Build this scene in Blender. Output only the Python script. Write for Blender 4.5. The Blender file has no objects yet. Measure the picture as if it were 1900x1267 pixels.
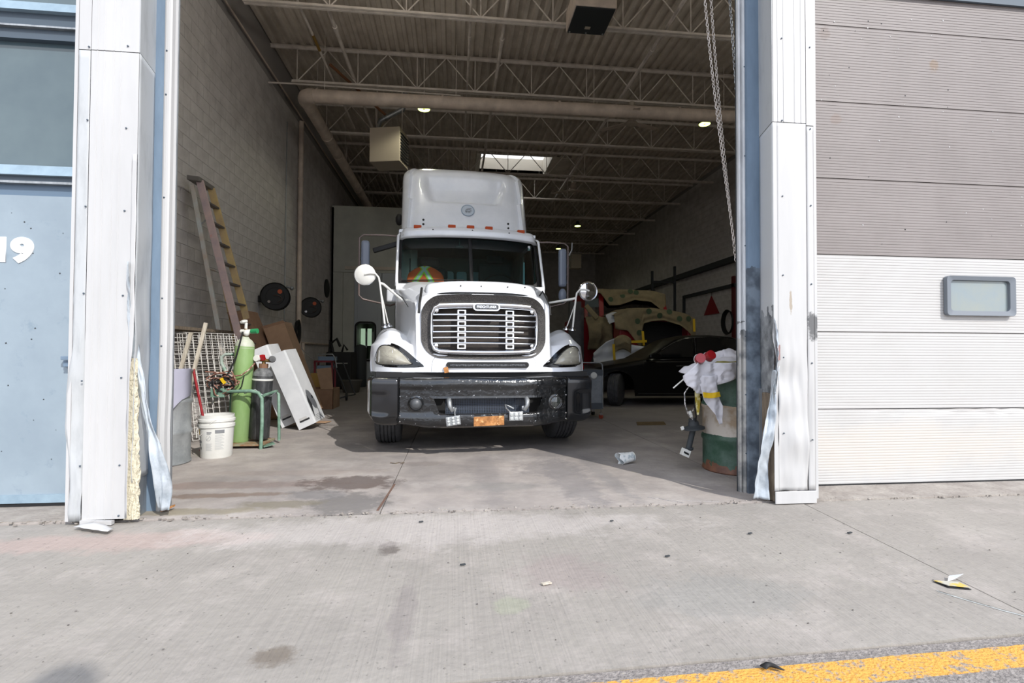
import bpy, math, random
from mathutils import Vector, Matrix, noise
random.seed(7)
R = math.radians
C = bpy.context.scene.collection
sc = bpy.context.scene
PI = math.pi

# ------------------------------------------------------------------ camera
HC = 1.07
pitch = math.atan(.0204); yaw = math.atan(107/956.); roll = .0045
fw = Vector((math.sin(yaw)*math.cos(pitch), math.cos(yaw)*math.cos(pitch), math.sin(pitch)))
rt = Vector((math.cos(yaw), -math.sin(yaw), 0)); up = rt.cross(fw)
RR = rt*math.cos(roll)+up*math.sin(roll); UU = up*math.cos(roll)-rt*math.sin(roll)
cam = bpy.data.objects.new('camera', bpy.data.cameras.new('camera')); C.objects.link(cam)
cam.matrix_world = Matrix(((RR.x, UU.x, -fw.x, 0), (RR.y, UU.y, -fw.y, 0), (RR.z, UU.z, -fw.z, HC), (0, 0, 0, 1)))
cam.data.sensor_width = 36; cam.data.lens = 956/1900*36; cam.data.clip_start = .05; cam.data.clip_end = 500
sc.camera = cam

# ------------------------------------------------------------------ world, sun, exposure
SX, SY = -.64, 1.03                      # horizontal drift of a shadow per metre of height
w = bpy.data.worlds.new('sky'); sc.world = w; w.use_nodes = True
nt = w.node_tree; nt.nodes.clear()
wo = nt.nodes.new('ShaderNodeOutputWorld'); bg = nt.nodes.new('ShaderNodeBackground')
tc = nt.nodes.new('ShaderNodeTexCoord'); sp = nt.nodes.new('ShaderNodeSeparateXYZ')
rm = nt.nodes.new('ShaderNodeValToRGB')
rm.color_ramp.elements[0].position = .0; rm.color_ramp.elements[0].color = (.80, .86, .95, 1)
rm.color_ramp.elements[1].position = .8; rm.color_ramp.elements[1].color = (.30, .48, .82, 1)
nz = nt.nodes.new('ShaderNodeTexNoise'); nz.inputs['Scale'].default_value = 2.2; nz.inputs['Detail'].default_value = 6
cr = nt.nodes.new('ShaderNodeValToRGB'); cr.color_ramp.elements[0].position = .40; cr.color_ramp.elements[1].position = .62
mx = nt.nodes.new('ShaderNodeMix'); mx.data_type = 'RGBA'
nt.links.new(tc.outputs['Generated'], sp.inputs[0]); nt.links.new(sp.outputs['Z'], rm.inputs[0])
nt.links.new(tc.outputs['Generated'], nz.inputs['Vector']); nt.links.new(nz.outputs['Fac'], cr.inputs[0])
nt.links.new(cr.outputs[0], mx.inputs['Factor']); nt.links.new(rm.outputs[0], mx.inputs['A']); mx.inputs['B'].default_value = (.97, .97, 1, 1)
nt.links.new(mx.outputs['Result'], bg.inputs[0]); bg.inputs[1].default_value = 2.2
nt.links.new(bg.outputs[0], wo.inputs[0])
sun = bpy.data.objects.new('sun', bpy.data.lights.new('sun', 'SUN')); C.objects.link(sun)
sun.data.energy = 4.0; sun.data.angle = R(.53); sun.data.color = (1, .965, .91)
sun.rotation_euler = Vector((SX, SY, -1)).to_track_quat('-Z', 'Y').to_euler(); sun.location = (6, -9, 12)
sc.view_settings.view_transform = 'Standard'; sc.view_settings.look = 'None'; sc.view_settings.gamma = 1
sc.view_settings.use_curve_mapping = False; sc.view_settings.exposure = .0

# ------------------------------------------------------------------ helpers
def S(h):
    h = h.lstrip('#'); o = []
    for i in (0, 2, 4):
        v = int(h[i:i+2], 16)/255; o.append(v/12.92 if v <= .04045 else ((v+.055)/1.055)**2.4)
    return tuple(o)+(1,)
def nd(nt, t, **k):
    n = nt.nodes.new(t)
    for a, b in k.items(): setattr(n, a, b)
    return n
def mat(name, col, rough=.6, metal=0, col2=None, scale=6, lo=.35, hi=.65, bump=0, bscale=30, coat=0, stretch=(1, 1, 1), detail=5, spec=None,
        col3=None, s3=2, lo3=.55, hi3=.7, rough2=None, emit=0, trans=0, alpha=1):
    m = bpy.data.materials.new(name); m.use_nodes = True; nt = m.node_tree; b = nt.nodes['Principled BSDF']; L = nt.links.new
    c = S(col) if isinstance(col, str) else col
    b.inputs['Base Color'].default_value = c; b.inputs['Roughness'].default_value = rough; b.inputs['Metallic'].default_value = metal
    b.inputs['Coat Weight'].default_value = coat; b.inputs['Coat Roughness'].default_value = .06
    if spec is not None: b.inputs['Specular IOR Level'].default_value = spec
    b.inputs['Transmission Weight'].default_value = trans
    b.inputs['Alpha'].default_value = alpha
    if emit: b.inputs['Emission Color'].default_value = c; b.inputs['Emission Strength'].default_value = emit
    if col2 or bump:
        t = nd(nt, 'ShaderNodeTexCoord'); mp = nd(nt, 'ShaderNodeMapping'); L(t.outputs['Object'], mp.inputs[0]); mp.inputs['Scale'].default_value = stretch
    if col2:
        n = nd(nt, 'ShaderNodeTexNoise'); n.inputs['Scale'].default_value = scale; n.inputs['Detail'].default_value = detail; n.inputs['Roughness'].default_value = .65
        L(mp.outputs[0], n.inputs['Vector'])
        r = nd(nt, 'ShaderNodeMapRange'); r.inputs['From Min'].default_value = lo; r.inputs['From Max'].default_value = hi; L(n.outputs['Fac'], r.inputs['Value'])
        x = nd(nt, 'ShaderNodeMix', data_type='RGBA'); L(r.outputs[0], x.inputs['Factor']); x.inputs['A'].default_value = c
        x.inputs['B'].default_value = S(col2) if isinstance(col2, str) else col2
        out = x.outputs['Result']
        if col3:
            n3 = nd(nt, 'ShaderNodeTexNoise'); n3.inputs['Scale'].default_value = s3; n3.inputs['Detail'].default_value = 8; n3.inputs['Roughness'].default_value = .7
            L(mp.outputs[0], n3.inputs['Vector'])
            r3 = nd(nt, 'ShaderNodeMapRange'); r3.inputs['From Min'].default_value = lo3; r3.inputs['From Max'].default_value = hi3; L(n3.outputs['Fac'], r3.inputs['Value'])
            x3 = nd(nt, 'ShaderNodeMix', data_type='RGBA'); L(r3.outputs[0], x3.inputs['Factor']); L(out, x3.inputs['A'])
            x3.inputs['B'].default_value = S(col3) if isinstance(col3, str) else col3; out = x3.outputs['Result']
        L(out, b.inputs['Base Color'])
        if rough2 is not None:
            rr = nd(nt, 'ShaderNodeMapRange'); rr.inputs['To Min'].default_value = rough; rr.inputs['To Max'].default_value = rough2; L(r.outputs[0], rr.inputs['Value']); L(rr.outputs[0], b.inputs['Roughness'])
    if bump:
        n = nd(nt, 'ShaderNodeTexNoise'); n.inputs['Scale'].default_value = bscale; n.inputs['Detail'].default_value = 4; L(mp.outputs[0], n.inputs['Vector'])
        bp = nd(nt, 'ShaderNodeBump'); bp.inputs['Strength'].default_value = bump; bp.inputs['Distance'].default_value = .01; L(n.outputs['Fac'], bp.inputs['Height']); L(bp.outputs[0], b.inputs['Normal'])
    return m
def tex(m):                                   # (node tree, principled, object-coordinate socket)
    nt = m.node_tree; b = nt.nodes['Principled BSDF']; t = nd(nt, 'ShaderNodeTexCoord'); return nt, b, t.outputs['Object']
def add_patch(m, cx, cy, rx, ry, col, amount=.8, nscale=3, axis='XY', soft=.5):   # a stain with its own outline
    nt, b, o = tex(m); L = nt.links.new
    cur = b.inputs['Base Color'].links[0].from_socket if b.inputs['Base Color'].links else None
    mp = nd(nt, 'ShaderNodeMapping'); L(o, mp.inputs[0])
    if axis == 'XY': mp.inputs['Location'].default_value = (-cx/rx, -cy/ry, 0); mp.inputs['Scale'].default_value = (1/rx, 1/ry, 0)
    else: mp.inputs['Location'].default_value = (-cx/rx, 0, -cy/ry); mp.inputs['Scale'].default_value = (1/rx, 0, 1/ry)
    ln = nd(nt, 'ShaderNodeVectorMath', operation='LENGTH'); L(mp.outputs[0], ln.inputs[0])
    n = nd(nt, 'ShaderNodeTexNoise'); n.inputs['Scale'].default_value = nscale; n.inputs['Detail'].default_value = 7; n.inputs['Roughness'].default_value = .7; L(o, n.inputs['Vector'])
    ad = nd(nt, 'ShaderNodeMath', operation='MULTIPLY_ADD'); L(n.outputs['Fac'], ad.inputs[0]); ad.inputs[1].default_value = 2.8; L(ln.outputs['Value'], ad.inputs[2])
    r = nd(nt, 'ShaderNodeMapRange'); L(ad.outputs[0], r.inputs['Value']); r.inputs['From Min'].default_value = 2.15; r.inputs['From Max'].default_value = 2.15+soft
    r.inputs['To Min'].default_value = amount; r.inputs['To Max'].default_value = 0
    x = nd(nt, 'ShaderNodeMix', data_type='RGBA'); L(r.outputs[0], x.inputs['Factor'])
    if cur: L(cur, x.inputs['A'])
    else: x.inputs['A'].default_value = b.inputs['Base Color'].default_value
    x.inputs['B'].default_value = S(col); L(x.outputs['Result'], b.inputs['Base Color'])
def band(m, z0, z1, col, axis='Z', nz_=.03, col2=None):  # painted band between two heights
    nt, b, o = tex(m); L = nt.links.new
    cur = b.inputs['Base Color'].links[0].from_socket if b.inputs['Base Color'].links else None
    s = nd(nt, 'ShaderNodeSeparateXYZ'); L(o, s.inputs[0])
    n = nd(nt, 'ShaderNodeTexNoise'); n.inputs['Scale'].default_value = 14; n.inputs['Detail'].default_value = 6; L(o, n.inputs['Vector'])
    a = nd(nt, 'ShaderNodeMath', operation='MULTIPLY_ADD'); L(n.outputs['Fac'], a.inputs[0]); a.inputs[1].default_value = nz_*4; L(s.outputs[axis], a.inputs[2])
    g = nd(nt, 'ShaderNodeMath', operation='GREATER_THAN'); L(a.outputs[0], g.inputs[0]); g.inputs[1].default_value = z0+nz_*2
    l = nd(nt, 'ShaderNodeMath', operation='LESS_THAN'); L(a.outputs[0], l.inputs[0]); l.inputs[1].default_value = z1+nz_*2
    mu = nd(nt, 'ShaderNodeMath', operation='MULTIPLY'); L(g.outputs[0], mu.inputs[0]); L(l.outputs[0], mu.inputs[1])
    x = nd(nt, 'ShaderNodeMix', data_type='RGBA'); L(mu.outputs[0], x.inputs['Factor'])
    if cur: L(cur, x.inputs['A'])
    else: x.inputs['A'].default_value = b.inputs['Base Color'].default_value
    x.inputs['B'].default_value = S(col)
    if col2:
        n2 = nd(nt, 'ShaderNodeTexNoise'); n2.inputs['Scale'].default_value = 7; n2.inputs['Detail'].default_value = 6; L(o, n2.inputs['Vector'])
        r = nd(nt, 'ShaderNodeMapRange'); r.inputs['From Min'].default_value = .42; r.inputs['From Max'].default_value = .58; L(n2.outputs['Fac'], r.inputs['Value'])
        y = nd(nt, 'ShaderNodeMix', data_type='RGBA'); L(r.outputs[0], y.inputs['Factor']); y.inputs['A'].default_value = S(col); y.inputs['B'].default_value = S(col2); L(y.outputs['Result'], x.inputs['B'])
    L(x.outputs['Result'], b.inputs['Base Color'])
def glass(name, tint, rough=.02, mixf=.85):    # thin pane: tinted see-through plus reflection
    m = bpy.data.materials.new(name); m.use_nodes = True; nt = m.node_tree; nt.nodes.clear(); L = nt.links.new
    o = nd(nt, 'ShaderNodeOutputMaterial'); t = nd(nt, 'ShaderNodeBsdfTransparent'); g = nd(nt, 'ShaderNodeBsdfGlossy'); x = nd(nt, 'ShaderNodeMixShader'); f = nd(nt, 'ShaderNodeFresnel')
    t.inputs[0].default_value = S(tint); g.inputs['Roughness'].default_value = rough; g.inputs[0].default_value = (1, 1, 1, 1)
    f.inputs[0].default_value = 1.5; mu = nd(nt, 'ShaderNodeMath', operation='MULTIPLY_ADD'); L(f.outputs[0], mu.inputs[0]); mu.inputs[1].default_value = 1; mu.inputs[2].default_value = 1-mixf-.1
    L(mu.outputs[0], x.inputs[0]); L(t.outputs[0], x.inputs[1]); L(g.outputs[0], x.inputs[2]); L(x.outputs[0], o.inputs[0]); return m

ORG = {}
def world_of(o): return ORG.get(o.name, Matrix.Identity(4)) if o else Matrix.Identity(4)
def link(o, parent=None):
    C.objects.link(o)
    if parent: o.parent = parent
    return o
def thing(name, label, cat, loc=(0, 0, 0), rz=0, group=None, kind=None):
    o = bpy.data.objects.new(name, None); o.empty_display_size = .1; link(o); o.location = loc; o.rotation_euler = (0, 0, rz)
    if label: o['label'] = label
    if cat: o['category'] = cat
    if group: o['group'] = group
    if kind: o['kind'] = kind
    ORG[o.name] = Matrix.Translation(loc) @ Matrix.Rotation(rz, 4, 'Z'); return o
def tag(o, label=None, cat=None, group=None, kind=None):
    for k, v in (('label', label), ('category', cat), ('group', group), ('kind', kind)):
        if v: o[k] = v
    return o
def perp(d):
    d = d.normalized(); a = Vector((0, 0, 1)) if abs(d.z) < .9 else Vector((1, 0, 0)); u = d.cross(a).normalized(); return u, d.cross(u).normalized()
class MB:
    def __init__(s): s.v = []; s.f = []
    def add(s, vs, fs):
        n = len(s.v); s.v += [tuple(p) for p in vs]; s.f += [tuple(i+n for i in f) for f in fs]; return s
    def box(s, x0, x1, y0, y1, z0, z1):
        return s.add([(x, y, z) for z in (z0, z1) for y in (y0, y1) for x in (x0, x1)], [(0, 2, 3, 1), (4, 5, 7, 6), (0, 1, 5, 4), (2, 6, 7, 3), (0, 4, 6, 2), (1, 3, 7, 5)])
    def obox(s, c, a, b, d):                  # half vectors
        c, a, b, d = map(Vector, (c, a, b, d))
        return s.add([c+a*i+b*j+d*k for k in (-1, 1) for j in (-1, 1) for i in (-1, 1)], [(0, 2, 3, 1), (4, 5, 7, 6), (0, 1, 5, 4), (2, 6, 7, 3), (0, 4, 6, 2), (1, 3, 7, 5)])
    def bar(s, p0, p1, w_, h_, upv=(0, 0, 1)):
        p0, p1 = Vector(p0), Vector(p1); d = (p1-p0); u = d.normalized().cross(Vector(upv)); u = u.normalized() if u.length > 1e-5 else Vector((1, 0, 0)); t = u.cross(d).normalized()
        return s.obox((p0+p1)/2, d/2, u*w_/2, t*h_/2)
    def tube(s, pts, r, n=8, closed=False, caps=True):
        pts = [Vector(p) for p in pts]; k = len(pts); rs = r if isinstance(r, (list, tuple)) else [r]*k; vs = []; u = None
        for i in range(k):
            a = pts[(i-1) % k] if (closed or i > 0) else pts[i]; b = pts[(i+1) % k] if (closed or i < k-1) else pts[i]; d = (b-a)
            d = d.normalized() if d.length > 1e-9 else Vector((0, 0, 1))
            if u is None: u, q = perp(d)
            else: u = (u-d*u.dot(d)); u = u.normalized() if u.length > 1e-6 else perp(d)[0]
            q = d.cross(u).normalized()
            vs += [pts[i]+(u*math.cos(2*PI*j/n)+q*math.sin(2*PI*j/n))*rs[i] for j in range(n)]
        fs = [(i*n+j, i*n+(j+1) % n, ((i+1) % k)*n+(j+1) % n, ((i+1) % k)*n+j) for i in range(k if closed else k-1) for j in range(n)]
        if caps and not closed: fs += [tuple(range(n))[::-1], tuple((k-1)*n+j for j in range(n))]
        return s.add(vs, fs)
    def lathe(s, prof, o=(0, 0, 0), axis=(0, 0, 1), n=24, closed=False):   # prof: (radius, height along axis)
        o = Vector(o); d = Vector(axis).normalized(); u, q = perp(d); k = len(prof)
        vs = [o+d*h+(u*math.cos(2*PI*j/n)+q*math.sin(2*PI*j/n))*r for r, h in prof for j in range(n)]
        fs = [(i*n+j, i*n+(j+1) % n, ((i+1) % k)*n+(j+1) % n, ((i+1) % k)*n+j) for i in range(k if closed else k-1) for j in range(n)]
        if not closed: fs += [tuple(range(n))[::-1], tuple((k-1)*n+j for j in range(n))]
        return s.add(vs, fs)
    def cyl(s, p0, p1, r, n=16): return s.tube([p0, p1], r, n)
    def grid(s, fn, nu, nv, cu=False):
        vs = [fn(i/nu, j/nv) for j in range(nv+1) for i in range(nu+(0 if cu else 1))]; m = nu if cu else nu+1
        return s.add(vs, [(j*m+i, j*m+(i+1) % m, (j+1)*m+(i+1) % m, (j+1)*m+i) for j in range(nv) for i in range(nu)])
    def prism(s, pts, t):                     # planar polygon swept by the vector t
        t = Vector(t); n = len(pts); p = [Vector(q) for q in pts]
        return s.add(p+[q+t for q in p], [tuple(range(n))[::-1], tuple(range(n, 2*n))]+[(i, (i+1) % n, n+(i+1) % n, n+i) for i in range(n)])
    def sphere(s, c, r, n=14, sc_=(1, 1, 1)):
        c = Vector(c); k = n//2; prof = []
        vs = [c+Vector((r*sc_[0]*math.sin(PI*i/k)*math.cos(2*PI*j/n), r*sc_[1]*math.sin(PI*i/k)*math.sin(2*PI*j/n), r*sc_[2]*math.cos(PI*i/k))) for i in range(1, k) for j in range(n)]
        vs += [c+Vector((0, 0, r*sc_[2])), c-Vector((0, 0, r*sc_[2]))]; T = (k-1)*n
        fs = [(i*n+j, (i+1)*n+j, (i+1)*n+(j+1) % n, i*n+(j+1) % n) for i in range(k-2) for j in range(n)]
        fs += [(T, j, (j+1) % n) for j in range(n)]+[(T+1, (k-2)*n+(j+1) % n, (k-2)*n+j) for j in range(n)]
        return s.add(vs, fs)
    def frame(s, outer, inner, t):            # ring between two outlines of equal count, swept by t
        t = Vector(t); n = len(outer); o = [Vector(q) for q in outer]; i_ = [Vector(q) for q in inner]
        fs = []
        for k in range(n):
            l = (k+1) % n
            fs += [(k, l, n+l, n+k), (2*n+l, 2*n+k, 3*n+k, 3*n+l), (l, k, 2*n+k, 2*n+l), (n+k, n+l, 3*n+l, 3*n+k)]
        return s.add(o+i_+[q+t for q in o]+[q+t for q in i_], fs)
    def build(s, name, m, parent=None, smooth=None, bev=0, world=True, solid=0, sub=0, recalc=False):
        me = bpy.data.meshes.new(name)
        vs = s.v
        if world and parent is not None:
            iv = world_of(parent).inverted(); vs = [tuple(iv @ Vector(p)) for p in s.v]
        me.from_pydata(vs, [], s.f); me.materials.append(m)
        if recalc:
            import bmesh
            b = bmesh.new(); b.from_mesh(me); bmesh.ops.remove_doubles(b, verts=b.verts, dist=1e-5); bmesh.ops.recalc_face_normals(b, faces=b.faces); b.to_mesh(me); b.free()
        if smooth is not None:
            me.shade_smooth(); me.set_sharp_from_angle(angle=R(smooth))
        o = bpy.data.objects.new(name, me); link(o, parent)
        if parent is not None: ORG[o.name] = world_of(parent)
        if solid: q = o.modifiers.new('s', 'SOLIDIFY'); q.thickness = solid; q.offset = 0
        if sub: q = o.modifiers.new('d', 'SUBSURF'); q.levels = sub; q.render_levels = sub
        if bev: q = o.modifiers.new('b', 'BEVEL'); q.width = bev; q.segments = 2; q.limit_method = 'ANGLE'
        return o
def copy_tree(o, parent=None):
    c = o.copy(); C.objects.link(c); c.parent = parent
    for ch in list(o.children): copy_tree(ch, c)
    return c
def rrect(x0, x1, z0, z1, r, y=0, n=5):       # rounded rectangle in the xz plane
    r = min(r, (x1-x0)/2-1e-4, (z1-z0)/2-1e-4); o = []
    for cx, cz, a in ((x1-r, z1-r, 0), (x0+r, z1-r, 90), (x0+r, z0+r, 180), (x1-r, z0+r, 270)):
        for k in range(n+1): t = R(a+90*k/n); o.append((cx+r*math.cos(t), y, cz+r*math.sin(t)))
    return o
def text_mesh(body, name, m, parent, loc, size, rot=(90, 0, 0), ext=.003, world=True, sx=1, bold=0):
    cu = bpy.data.curves.new(name, 'FONT'); cu.body = body; cu.size = size; cu.extrude = ext; cu.align_x = 'CENTER'; cu.align_y = 'CENTER'; cu.offset = bold
    t = bpy.data.objects.new(name, cu); C.objects.link(t); bpy.context.view_layer.update()
    me = bpy.data.meshes.new_from_object(t.evaluated_get(bpy.context.evaluated_depsgraph_get())); bpy.data.objects.remove(t); bpy.data.curves.remove(cu)
    M = Matrix.Translation(loc) @ Matrix.Rotation(R(rot[2]), 4, 'Z') @ Matrix.Rotation(R(rot[1]), 4, 'Y') @ Matrix.Rotation(R(rot[0]), 4, 'X') @ Matrix.Diagonal((sx, 1, 1, 1))
    if world and parent is not None: M = world_of(parent).inverted() @ M
    me.transform(M); me.materials.clear(); me.materials.append(m); me.name = name
    o = bpy.data.objects.new(name, me); link(o, parent); return o
def smst(a, b, x): t = max(0, min(1, (x-a)/(b-a))); return t*t*(3-2*t)
def lerp(a, b, t): return a+(b-a)*t
def path(tbl, t):                             # piecewise-linear (smoothed by density) table t -> tuple
    for i in range(len(tbl)-1):
        if t <= tbl[i+1][0]:
            k = (t-tbl[i][0])/(tbl[i+1][0]-tbl[i][0]); return tuple(lerp(a, b, k) for a, b in zip(tbl[i][1:], tbl[i+1][1:]))
    return tbl[-1][1:]
def nv(x, y, z, s=1): return noise.noise(Vector((x*s, y*s, z*s)))

# ------------------------------------------------------------------ materials
M = {}
M['truck'] = mat('truck_white', '#E6E8EC', .28, col2='#DBDEE3', scale=2.5, coat=.5)
M['chrome'] = mat('chrome', '#E2E4E8', .1, 1)
M['darkchrome'] = mat('dark_chrome', '#6E7072', .3, 1, col2='#4b4c4e', scale=60, lo=.45, hi=.55, bump=.3, bscale=200)
M['bumper'] = mat('bumper_black', '#0c0d0e', .16, .0, col2='#1d1f22', scale=9, lo=.4, hi=.75, bump=.7, bscale=24, coat=.8, col3='#c3c8ce', s3=42, lo3=.64, hi3=.70)
M['bumper_end'] = mat('bumper_end_black', '#08090a', .14, 0, col2='#1c1d20', scale=4, coat=.5)
M['rubber'] = mat('rubber_black', '#161617', .7, bump=.2, bscale=60)
M['tyre'] = mat('tyre', '#39393b', .8, col2='#4c4c4d', scale=12, bump=.2, bscale=80)
M['black'] = mat('matt_black', '#0d0d0e', .6)
M['blackgloss'] = mat('gloss_black', '#0a0a0b', .15, coat=.3)
M['lens'] = mat('headlight_lens', '#B9B5A6', .2, col2='#8f8c82', scale=5, lo=.3, hi=.7, coat=.8, stretch=(1, 1, 3))
M['orange'] = mat('amber_lens', '#A8400C', .45, spec=.2)
M['concrete'] = mat('concrete_apron', '#98928A', .9, col2='#8c867f', scale=1.3, lo=.3, hi=.75, bump=.5, bscale=26, stretch=(1, 1, 1), col3='#A59D96', s3=2.4, lo3=.5, hi3=.72, detail=9)
M['slab'] = mat('concrete_floor', '#ADA49D', .75, col2='#9a928c', scale=1.6, lo=.38, hi=.66, bump=.35, bscale=30, col3='#BBB3AC', s3=1.1, lo3=.5, hi3=.68, detail=9)
M['sill'] = mat('sill_concrete', '#a19a92', .9, col2='#877f78', scale=5, bump=.8, bscale=30)
M['asphalt'] = mat('asphalt', '#77716d', .95, col2='#958e89', scale=60, lo=.4, hi=.62, bump=1, bscale=90)
M['yellow'] = mat('yellow_paint', '#D39B45', .8, col2='#96887a', scale=34, lo=.53, hi=.62, bump=1, bscale=90)
M['clad'] = mat('white_cladding', '#BAB9B8', .5, col2='#B0AFAE', scale=1.2, stretch=(3, 3, .5))
M['cladside'] = mat('cladding_flashing', '#B0B2B3', .45, col2='#9b9d9e', scale=4, lo=.5, hi=.75, stretch=(2, 2, .6))
M['bent'] = mat('bent_sheet', '#C2C9CF', .35, .25, col2='#9aa3ab', scale=6, lo=.45, hi=.7)
M['bluesteel'] = mat('blue_frame', '#74879A', .5, col2='#66788a', scale=3, lo=.4, hi=.65, stretch=(2, 2, .5))
M['bluedoor'] = mat('blue_door', '#84919B', .5, col2='#929fa8', scale=1.6, lo=.35, hi=.7, col3='#778793', s3=5, lo3=.58, hi3=.7)
M['bluetrim'] = mat('blue_trim', '#8FA3B0', .4, col2='#7d919f', scale=6)
M['darktrim'] = mat('dark_trim', '#46525d', .5)
M['galv'] = mat('galvanised', '#A3A6A8', .4, .6, col2='#7e8183', scale=5, stretch=(3, 3, .5), lo=.4, hi=.7)
M['taupe'] = mat('door_taupe', '#837C79', .55, col2='#7b7471', scale=2, bump=0)
M['doorwhite'] = mat('door_white', '#B5B3B1', .55, col2='#AFACA9', scale=2, lo=.45, hi=.8)
M['block'] = mat('painted_block', '#D3CECB', .8, col2='#bdb8b5', scale=3, bump=.6, bscale=70)
M['mortar'] = mat('mortar', '#9b9693', .9)
M['deck'] = mat('steel_deck', '#DBD0C2', .6, col2='#c2b7a9', scale=2)
M['joist'] = mat('joist_paint', '#E9DFD5', .6, col2='#cdc3b9', scale=4)
M['duct'] = mat('duct_paint', '#DCCBBC', .6, col2='#bdaea1', scale=3)
M['heater'] = mat('heater_beige', '#B5A897', .5)
M['booth'] = mat('booth_panel', '#C6C7BC', .6, col2='#b7b8af', scale=2)
M['boothdoor'] = mat('booth_door', '#b4bac0', .5)
M['card'] = mat('cardboard', '#94745B', .9, col2='#84664f', scale=4)
M['card2'] = mat('cardboard_light', '#A5866A', .9, col2='#94775e', scale=4)
M['whitepl'] = mat('white_plastic', '#CFD0D2', .35, col2='#bfc1c4', scale=3)
M['lilac'] = mat('lilac_sheet', '#A9A8B8', .7, bump=.4, bscale=12)
M['green'] = mat('cylinder_green', '#7FA061', .45, col2='#8daa72', scale=5, col3='#7c5a3a', s3=9, lo3=.66, hi3=.74, stretch=(2, 2, .7))
M['cylblack'] = mat('cylinder_black', '#2c2d2f', .55, col2='#4a4b4c', scale=14, lo=.45, hi=.7, stretch=(2, 2, .5))
M['cartgreen'] = mat('cart_green', '#7f9c8b', .5, col2='#5c7a68', scale=12)
M['wire'] = mat('mesh_wire', '#BDBAB6', .5, .2)
M['brass'] = mat('brass', '#A98B5C', .35, .9)
M['whiteknob'] = mat('white_painted_metal', '#D9D8D2', .5)
M['redpl'] = mat('red_plastic', '#980C17', .35, coat=.3)
M['greenpl'] = mat('green_dial', '#2E8B57', .4)
M['hose'] = mat('hose_rubber', '#4a3a33', .6)
M['wood'] = mat('pale_wood', '#C4BCAD', .8, col2='#a79d8e', scale=6, stretch=(8, 8, 1))
M['redstick'] = mat('red_stick', '#8E1B22', .5)
M['pail'] = mat('pail_white', '#DADAD6', .4, col2='#cfcec8', scale=5)
M['ink'] = mat('grey_ink', '#7b7d80', .7)
M['inkdark'] = mat('dark_ink', '#222326', .7)
M['yel'] = mat('yellow_plastic', '#D9B21C', .5)
M['ladder'] = mat('ladder_fibreglass', '#C9AFA7', .6, col2='#ab9a9c', scale=3, lo=.4, hi=.65, col3='#c77a63', s3=3.5, lo3=.6, hi3=.7)
M['ladderback'] = mat('ladder_grey', '#b9c1c0', .5, col2='#b5a698', scale=4)
M['ladderyel'] = mat('ladder_yellow', '#C9B076', .6, col2='#b39a78', scale=5)
M['ladderstep'] = mat('ladder_step', '#6f6967', .5, .3)
M['drumgrey'] = mat('drum_grey', '#A2A5A6', .45, .3, col2='#868a8b', scale=6, lo=.4, hi=.65, col3='#77624e', s3=4, lo3=.64, hi3=.75)
M['carblack'] = mat('car_black', '#030304', .3, spec=.3)
M['carglass'] = mat('car_glass', '#020304', .05, spec=.6)
M['redpaint'] = mat('red_paint', '#8F0F1B', .3, coat=.6)
M['kraft'] = mat('masking_paper', '#8E8062', .85, col2='#7c7056', scale=5, bump=.5, bscale=6)
M['film'] = mat('white_film', '#C9CCD2', .4, bump=.5, bscale=10)
M['cloth'] = mat('white_cloth', '#CBC9CE', .8, bump=.6, bscale=14)
M['cartgrey'] = mat('cart_grey', '#8B8F93', .5, col2='#7b7f83', scale=9)
M['foam'] = mat('insulation_foam', '#C4BCA6', .95, bump=1, bscale=60)
M['post'] = mat('old_wood', '#857766', .95, col2='#5e5347', scale=8, stretch=(4, 4, .6), bump=1, bscale=60)
M['sooty'] = mat('smudged_sheet', '#9fa2a4', .45, col2='#56585a', scale=5, lo=.4, hi=.62)
M['hivis'] = mat('hivis_orange', '#FF6530', .7)
M['lime'] = mat('hivis_lime', '#B9E23A', .7)
M['silver'] = mat('reflective_tape', '#C8CCCE', .4)
M['dash'] = mat('dash_plastic', '#33373a', .7)
M['seat'] = mat('seat_fabric', '#3a4246', .9)
M['teal'] = mat('cab_lining', '#4f6a6a', .8)
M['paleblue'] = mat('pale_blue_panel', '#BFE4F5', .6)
M['rust'] = mat('rusty_plate', '#B9804A', .8, col2='#8c5c31', scale=22, lo=.4, hi=.6, col3='#d9ae78', s3=16, lo3=.56, hi3=.64)
M['ledw'] = mat('led_lens', '#C4C6C4', .2, col2='#9fa3a2', scale=40)
M['lamp'] = mat('lamp_disc', (.85, 1, .22, 1), .5, emit=5)
M['skyl'] = mat('skylight_curb', '#cfc9bd', .7)
M['winglass'] = glass('window_glass', '#6f8790', .02, .55)
M['ws'] = glass('windscreen_glass', '#b9d3cc', .01, .88)
M['pane'] = glass('small_pane', '#dfe8e4', .02, .85)

# ================================================================== SETTING
XL, XR, ZD, YF, YB = -4.0, 9.2, 7.62, 3.45, 33.0
# stains and tyre marks that belong to the concrete
for a_ in ((-1.75, 4.35, .80, .12, '#87736a', .6, 3.5), (-1.35, 4.75, .7, .10, '#958880', .5, 4), (-1.75, 4.05, .5, .06, '#77614f', .7, 5), (-.82, 4.33, .36, .22, '#54453e', .8, 7), (-.72, 3.75, .26, .26, '#6e6a66', .8, 9), (-1.2, 3.78, .34, .08, '#787059', .7, 6), (-1.75, 3.66, .5, .07, '#877e66', .7, 5),
           (-1.0, 4.0, .22, .12, '#6c6b6c', .6, 6), (.98, 4.3, .16, .9, '#757273', .5, 9), (1.30, 4.4, .08, .8, '#7c7a7a', .45, 9), (.30, 4.5, .1, .9, '#86807f', .35, 8), (.35, 4.1, .35, .12, '#83837f', .4, 7), (.9, 4.7, .3, .3, '#757171', .45, 12), (-.3, 5.0, .2, .1, '#7a6f69', .5, 10)):
    add_patch(M['slab'], *a_)
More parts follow.
